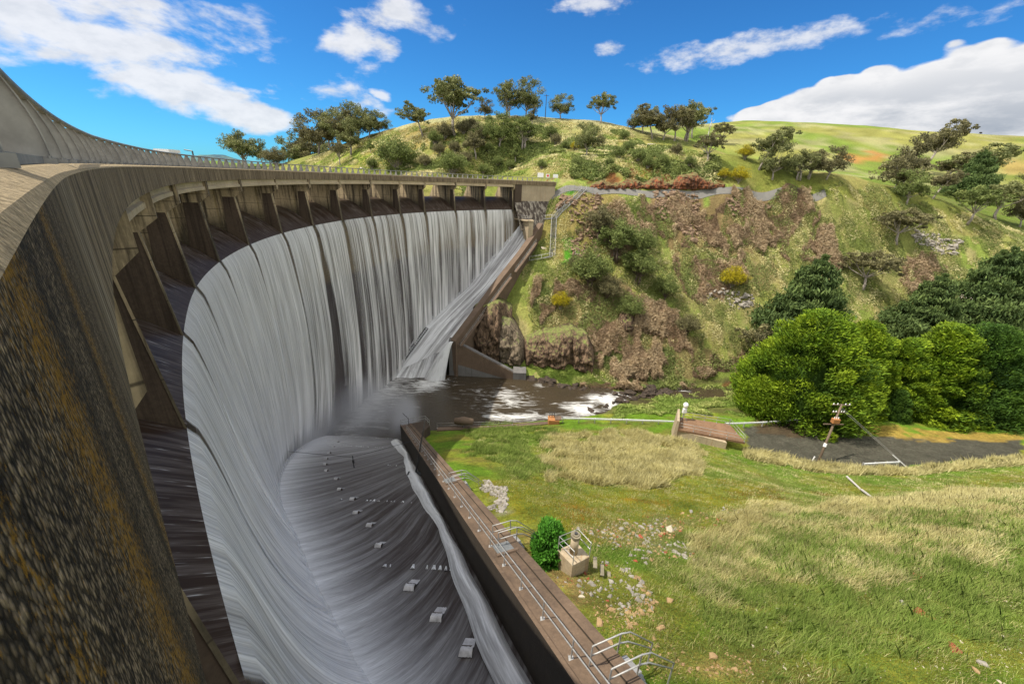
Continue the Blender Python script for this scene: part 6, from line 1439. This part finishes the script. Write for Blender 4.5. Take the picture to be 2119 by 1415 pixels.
# outcrops
def outcrop(name, pix, depth, lab, mat, seed, Y, cols=22, h=None, colw=.9, rough=1.0):
    """weathered rock face set into the slope: stepped blocks, cracks and ledges on a thick body"""
    top = np.array(pix[0], float); bot = np.array(pix[1], float); o = empty(name, tuple(atY(bot[len(bot)//2][0], bot[len(bot)//2][1], Y))); tag(o, lab, 'rock')
    n, m = cols*5, 34; U = np.linspace(top[0, 0], top[-1, 0], n); yh = np.interp(U, np.linspace(U[0], U[-1], 14), [hit(q, np.interp(q, bot[:, 0], bot[:, 1])-2, 60)[1] for q in np.linspace(U[0], U[-1], 14)])
    V = np.zeros((n, m, 3))
    for a, px in enumerate(U):
        ty = np.interp(px, top[:, 0], top[:, 1]); by = np.interp(px, bot[:, 0], bot[:, 1])+3; edge = min(1, a/4, (n-1-a)/4)
        B_ = atY(px, by, yh[a]-.2); T_p = atY(px, ty, yh[a]+depth*.55)
        for b in range(m):
            v = b/(m-1); vv = v*v*(3-2*v); x = B_[0]+(T_p[0]-B_[0])*v; z = B_[2]+(T_p[2]-B_[2])*v+(fbm(x, b*.1, 1.2, 3, seed)-.5)*.9*(v > .5); y = yh[a]-.2+(depth*.55)*max(0, (v-.12)/.88)**2.2
            q = float(vnoise(x+.5*float(vnoise(x, z, 2.5, seed)), z*.22, colw, seed)); q2 = float(vnoise(x, z, .45, seed+1)); led = float(vnoise(x*.5, z, 1.1, seed+4))
            y -= edge*rough*(1.5*round(q*4)/4+.5*q2+.9*round(led*3)/3)*(1-v**4)-.3
            V[a, b] = (x, y, z)
    V = V.reshape(-1, 3); i_, j_ = np.meshgrid(np.arange(n-1), np.arange(m-1), indexing='ij'); i_ = i_.ravel(); j_ = j_.ravel(); F = np.stack([i_*m+j_, (i_+1)*m+j_, (i_+1)*m+j_+1, i_*m+j_+1], 1)
    Vb = V+np.array([0, depth+2.5, -.6]); N_ = len(V); F2 = F[:, ::-1]+N_
    rim = [(a*m, (a+1)*m) for a in range(n-1)]+[((a+1)*m+m-1, a*m+m-1) for a in range(n-1)]+[(b+1, b) for b in range(m-1)]+[((n-1)*m+b, (n-1)*m+b+1) for b in range(m-1)]
    F3 = np.array([(q, p, p+N_, q+N_) for p, q in rim]); mobj('rock_face', np.vstack([V, Vb]), np.vstack([F, F2, F3]), mat, o)
def cliffmat(name, a, b, top):
    k = NT(name, .9, .2); v = k.coord('Object', (1, 1, .25)); g = k.noise(v, 1.3, 6, .75); c = k.mix(k.ramp(g, [(.38, 0), (.6, 1)]), a, b)
    cr = k.vor(k.coord('Object', (1, 1, .3)), 1.1, 'DISTANCE_TO_EDGE'); c = k.mix(k.ramp(cr, [(.0, .85), (.10, 0)]), c, (.015, .011, .008)); ge = k.n('ShaderNodeNewGeometry'); sx = k.n('ShaderNodeSeparateXYZ'); k.l(ge.outputs['Normal'], sx.inputs[0])
    m = k.math('MULTIPLY', k.ramp(sx.outputs[2], [(.62, 0), (.85, 1)]), k.ramp(k.noise(k.coord('Object'), 1.6, 5, .7), [(.40, 0), (.55, 1)])); c = k.mix(m, c, top); k.color(c); k.bump(k.noise(k.coord('Object'), 4, 6, .75), .8, .1); return k.m
M['cliff'] = cliffmat('brown_cliff_rock', (.20, .135, .085), (.07, .045, .03), (.16, .19, .05))
outcrop('rock_outcrop', ([(1085, 700), (1120, 690), (1150, 684), (1185, 678), (1215, 690), (1228, 720)], [(1085, 748), (1120, 752), (1150, 752), (1190, 756), (1215, 764), (1232, 768)]), 4, 'dark columnar rock cliff above the green ledge by the river', M['cliff'], 5, 86, 22)
outcrop('rock_outcrop', ([(1026, 662), (1040, 655), (1055, 660), (1072, 680), (1086, 705)], [(1030, 742), (1045, 745), (1060, 748), (1075, 748), (1090, 748)]), 4, 'pale smooth rock buttress beside the wing wall of the pool', M['rock_pale2'] if 'rock_pale2' in M else M.setdefault('rock_pale2', cliffmat('grey_brown_rock', (.24, .19, .13), (.13, .10, .07), (.16, .19, .05))), 6, 85, 5)
outcrop('rock_outcrop', ([(965, 640), (985, 632), (1010, 630), (1030, 625), (1060, 634)], [(965, 720), (985, 735), (1010, 742), (1030, 745), (1050, 700)]), 5, 'shadowed brown rock wall behind the pool wing wall', M['cliff'], 7, 87, 12)
outcrop('rock_outcrop', ([(1280, 652), (1295, 640), (1312, 655)], [(1280, 672), (1295, 680), (1312, 676)]), 2, 'small square rock knob in the bramble of the far bank', M['cliff'], 8, 90, 4)
outcrop('cutting_face', ([(1215, 382), (1245, 372), (1270, 381), (1305, 368), (1330, 379), (1360, 366), (1385, 378), (1410, 360), (1440, 358), (1462, 372), (1500, 382)], [(1215, 386), (1260, 388), (1300, 388), (1340, 388), (1370, 388), (1400, 388), (1440, 388), (1468, 387), (1500, 385)]), 2, 'red earth and rock road cutting behind the road past the dam', M['redearth'] if 'redearth' in M else M.setdefault('redearth', cliffmat('red_earth', (.26, .085, .035), (.07, .04, .025), (.13, .13, .05))), 9, 121.3, 40)
scatter('scrub', [([(1200, 374), (1300, 350), (1480, 344), (1500, 372), (1420, 352), (1330, 362), (1260, 380)], 1)], 9000, None, .30, M['shrub'], 16, y0=110, asp=1.8, zs=(0, 1.6), clumpy=4, thr=.47)
scatter('scrub', [([(600, 345), (760, 282), (900, 255), (1100, 244), (1300, 268), (1480, 325), (1500, 375), (1160, 372), (900, 372), (700, 350)], 1.0)], 90000, None, .26, M['grassdry'], 46, y0=110, asp=2.5, zs=(0, .6), clumpy=6, thr=.45)
scatter('scrub', [([(600, 345), (760, 290), (900, 262), (1100, 250), (1300, 270), (1480, 325), (1500, 375), (1160, 372), (900, 372), (700, 350)], 1.0)], 60000, None, .26, M['grassgreen'], 47, y0=110, asp=2.5, zs=(0, .5), clumpy=5, thr=.47)
# individual stones that stand out
stones = [(1520, 1385, 14, 'ochre', 'tan stone low in the picture right of the white and orange boulder'), (1240, 1290, 22, 'ochre', 'jagged ochre rock ledge beside the walkway edge'), (1262, 1330, 18, 'ochre', 'yellow rock below the jagged ledge by the walkway'), (1205, 1235, 16, 'pale', 'pale rock just below the square plinth'), (1385, 1243, 22, 'ochre', 'largest ochre boulder in the grass right of the walkway'), (1343, 1232, 16, 'ochre', 'reddish ochre stone left of the largest ochre boulder'), (1366, 1300, 20, 'ochre', 'rounded tan rock below the largest ochre boulder'), (1475, 1362, 24, 'ochre', 'white and orange boulder near the bottom of the picture'),
          (1903, 1195, 26, 'red', 'flat maroon stone lying alone in tall grass at right'), (1900, 1268, 30, 'red', 'bright red stone in a small heap at the right'), (1870, 1250, 18, 'grey', 'grey stone in the small heap left of the bright red stone'), (1925, 1280, 18, 'red', 'brown stone touching the bright red one on its right'), (1975, 1345, 30, 'red', 'brown pointed stone in the short grass at bottom right'),
          (2022, 1390, 20, 'ochre', 'orange upright stone at the bottom right'), (2036, 1375, 22, 'grey', 'grey flat stone above the orange upright stone at bottom right'), (1283, 1096, 18, 'grey', 'blue-grey slab at the left of the stone strip'), (1328, 1092, 16, 'grey', 'long grey slab between two grey slabs of the stone strip'), (1346, 1094, 13, 'grey', 'dark edged grey slab in the stone strip'), (1385, 1098, 24, 'pale', 'pale yellow boulder largest in the stone strip'), (1325, 1112, 16, 'red', 'reddish block below the grey slabs of the stone strip'),
          (1125, 515, 16, 'pale', 'pale flat boulder left of the long stairway'), (1430, 1060, 12, 'grey', 'small grey stone at the top of the stone strip')]
for q, (px, py, w_, mt, lab) in enumerate(stones):
    g = hit(px, py, 5 if py > 900 else 60, 140); z = float(hgt(g[0], g[1])); s = hgt_px((g[0], g[1], z), w_)*.45; V, F = HULLS[q % 10]; V = np.array(V)*s; V[:, 2] *= .7
    o = mobj('stone', V, F, M['rock_'+mt], local=True); o.location = (float(g[0]), float(g[1]), z+s*.12); o.rotation_euler.z = q*1.1; tag(o, lab, 'stone')
    bv = o.modifiers.new('Bevel', 'BEVEL'); bv.width = s*.06; bv.segments = 1
# ------------------------------------------------------------------ mist where the falls land
def mist(name, px, py, z, size, dens, lab=None):
    c = atz(px, py, z); V, F, _, _ = grid(lambda a, b: np.stack([np.cos(a)*np.sin(b)*size[0], np.sin(a)*np.sin(b)*size[1], np.cos(b)*size[2]], -1), np.linspace(0, 2*math.pi, 25), np.linspace(0, math.pi, 13))
    F = F[:, ::-1]
    m = bpy.data.materials.new('mist'); m.use_nodes = True; t = m.node_tree; t.nodes.clear(); o = t.nodes.new('ShaderNodeOutputMaterial'); v = t.nodes.new('ShaderNodeVolumePrincipled'); t.links.new(v.outputs[0], o.inputs['Volume'])
    tc = t.nodes.new('ShaderNodeTexCoord'); mp = t.nodes.new('ShaderNodeMapping'); mp.inputs['Scale'].default_value = tuple(1/s for s in size); t.links.new(tc.outputs['Object'], mp.inputs[0])
    ln = t.nodes.new('ShaderNodeVectorMath'); ln.operation = 'LENGTH'; t.links.new(mp.outputs[0], ln.inputs[0]); mr = t.nodes.new('ShaderNodeMapRange'); mr.interpolation_type = 'SMOOTHSTEP'; mr.inputs[1].default_value = .1; mr.inputs[2].default_value = .98; mr.inputs[3].default_value = dens; mr.inputs[4].default_value = 0
    t.links.new(ln.outputs['Value'], mr.inputs[0]); n = t.nodes.new('ShaderNodeTexNoise'); n.inputs['Scale'].default_value = .35; n.inputs['Detail'].default_value = 3; t.links.new(tc.outputs['Object'], n.inputs[0]); mu = t.nodes.new('ShaderNodeMath'); mu.operation = 'MULTIPLY'; t.links.new(mr.outputs[0], mu.inputs[0])
    m2 = t.nodes.new('ShaderNodeMath'); m2.operation = 'MULTIPLY'; m2.inputs[1].default_value = 1.9; t.links.new(n.outputs['Fac'], m2.inputs[0]); t.links.new(m2.outputs[0], mu.inputs[1]); t.links.new(mu.outputs[0], v.inputs['Density']); v.inputs['Color'].default_value = (.95, .96, 1, 1); v.inputs['Anisotropy'].default_value = .2
    ob = mobj(name, V, F, m, local=True); ob.location = tuple(float(q) for q in c); tag(ob, kind='stuff')
mist('mist', 755, 850, -38.0, (12, 11, 6.5), .15)
mist('mist', 838, 868, -38.6, (3.0, 5.5, 6.0), .30)
mist('mist', 615, 935, -35, (5.5, 13, 6.5), .10)
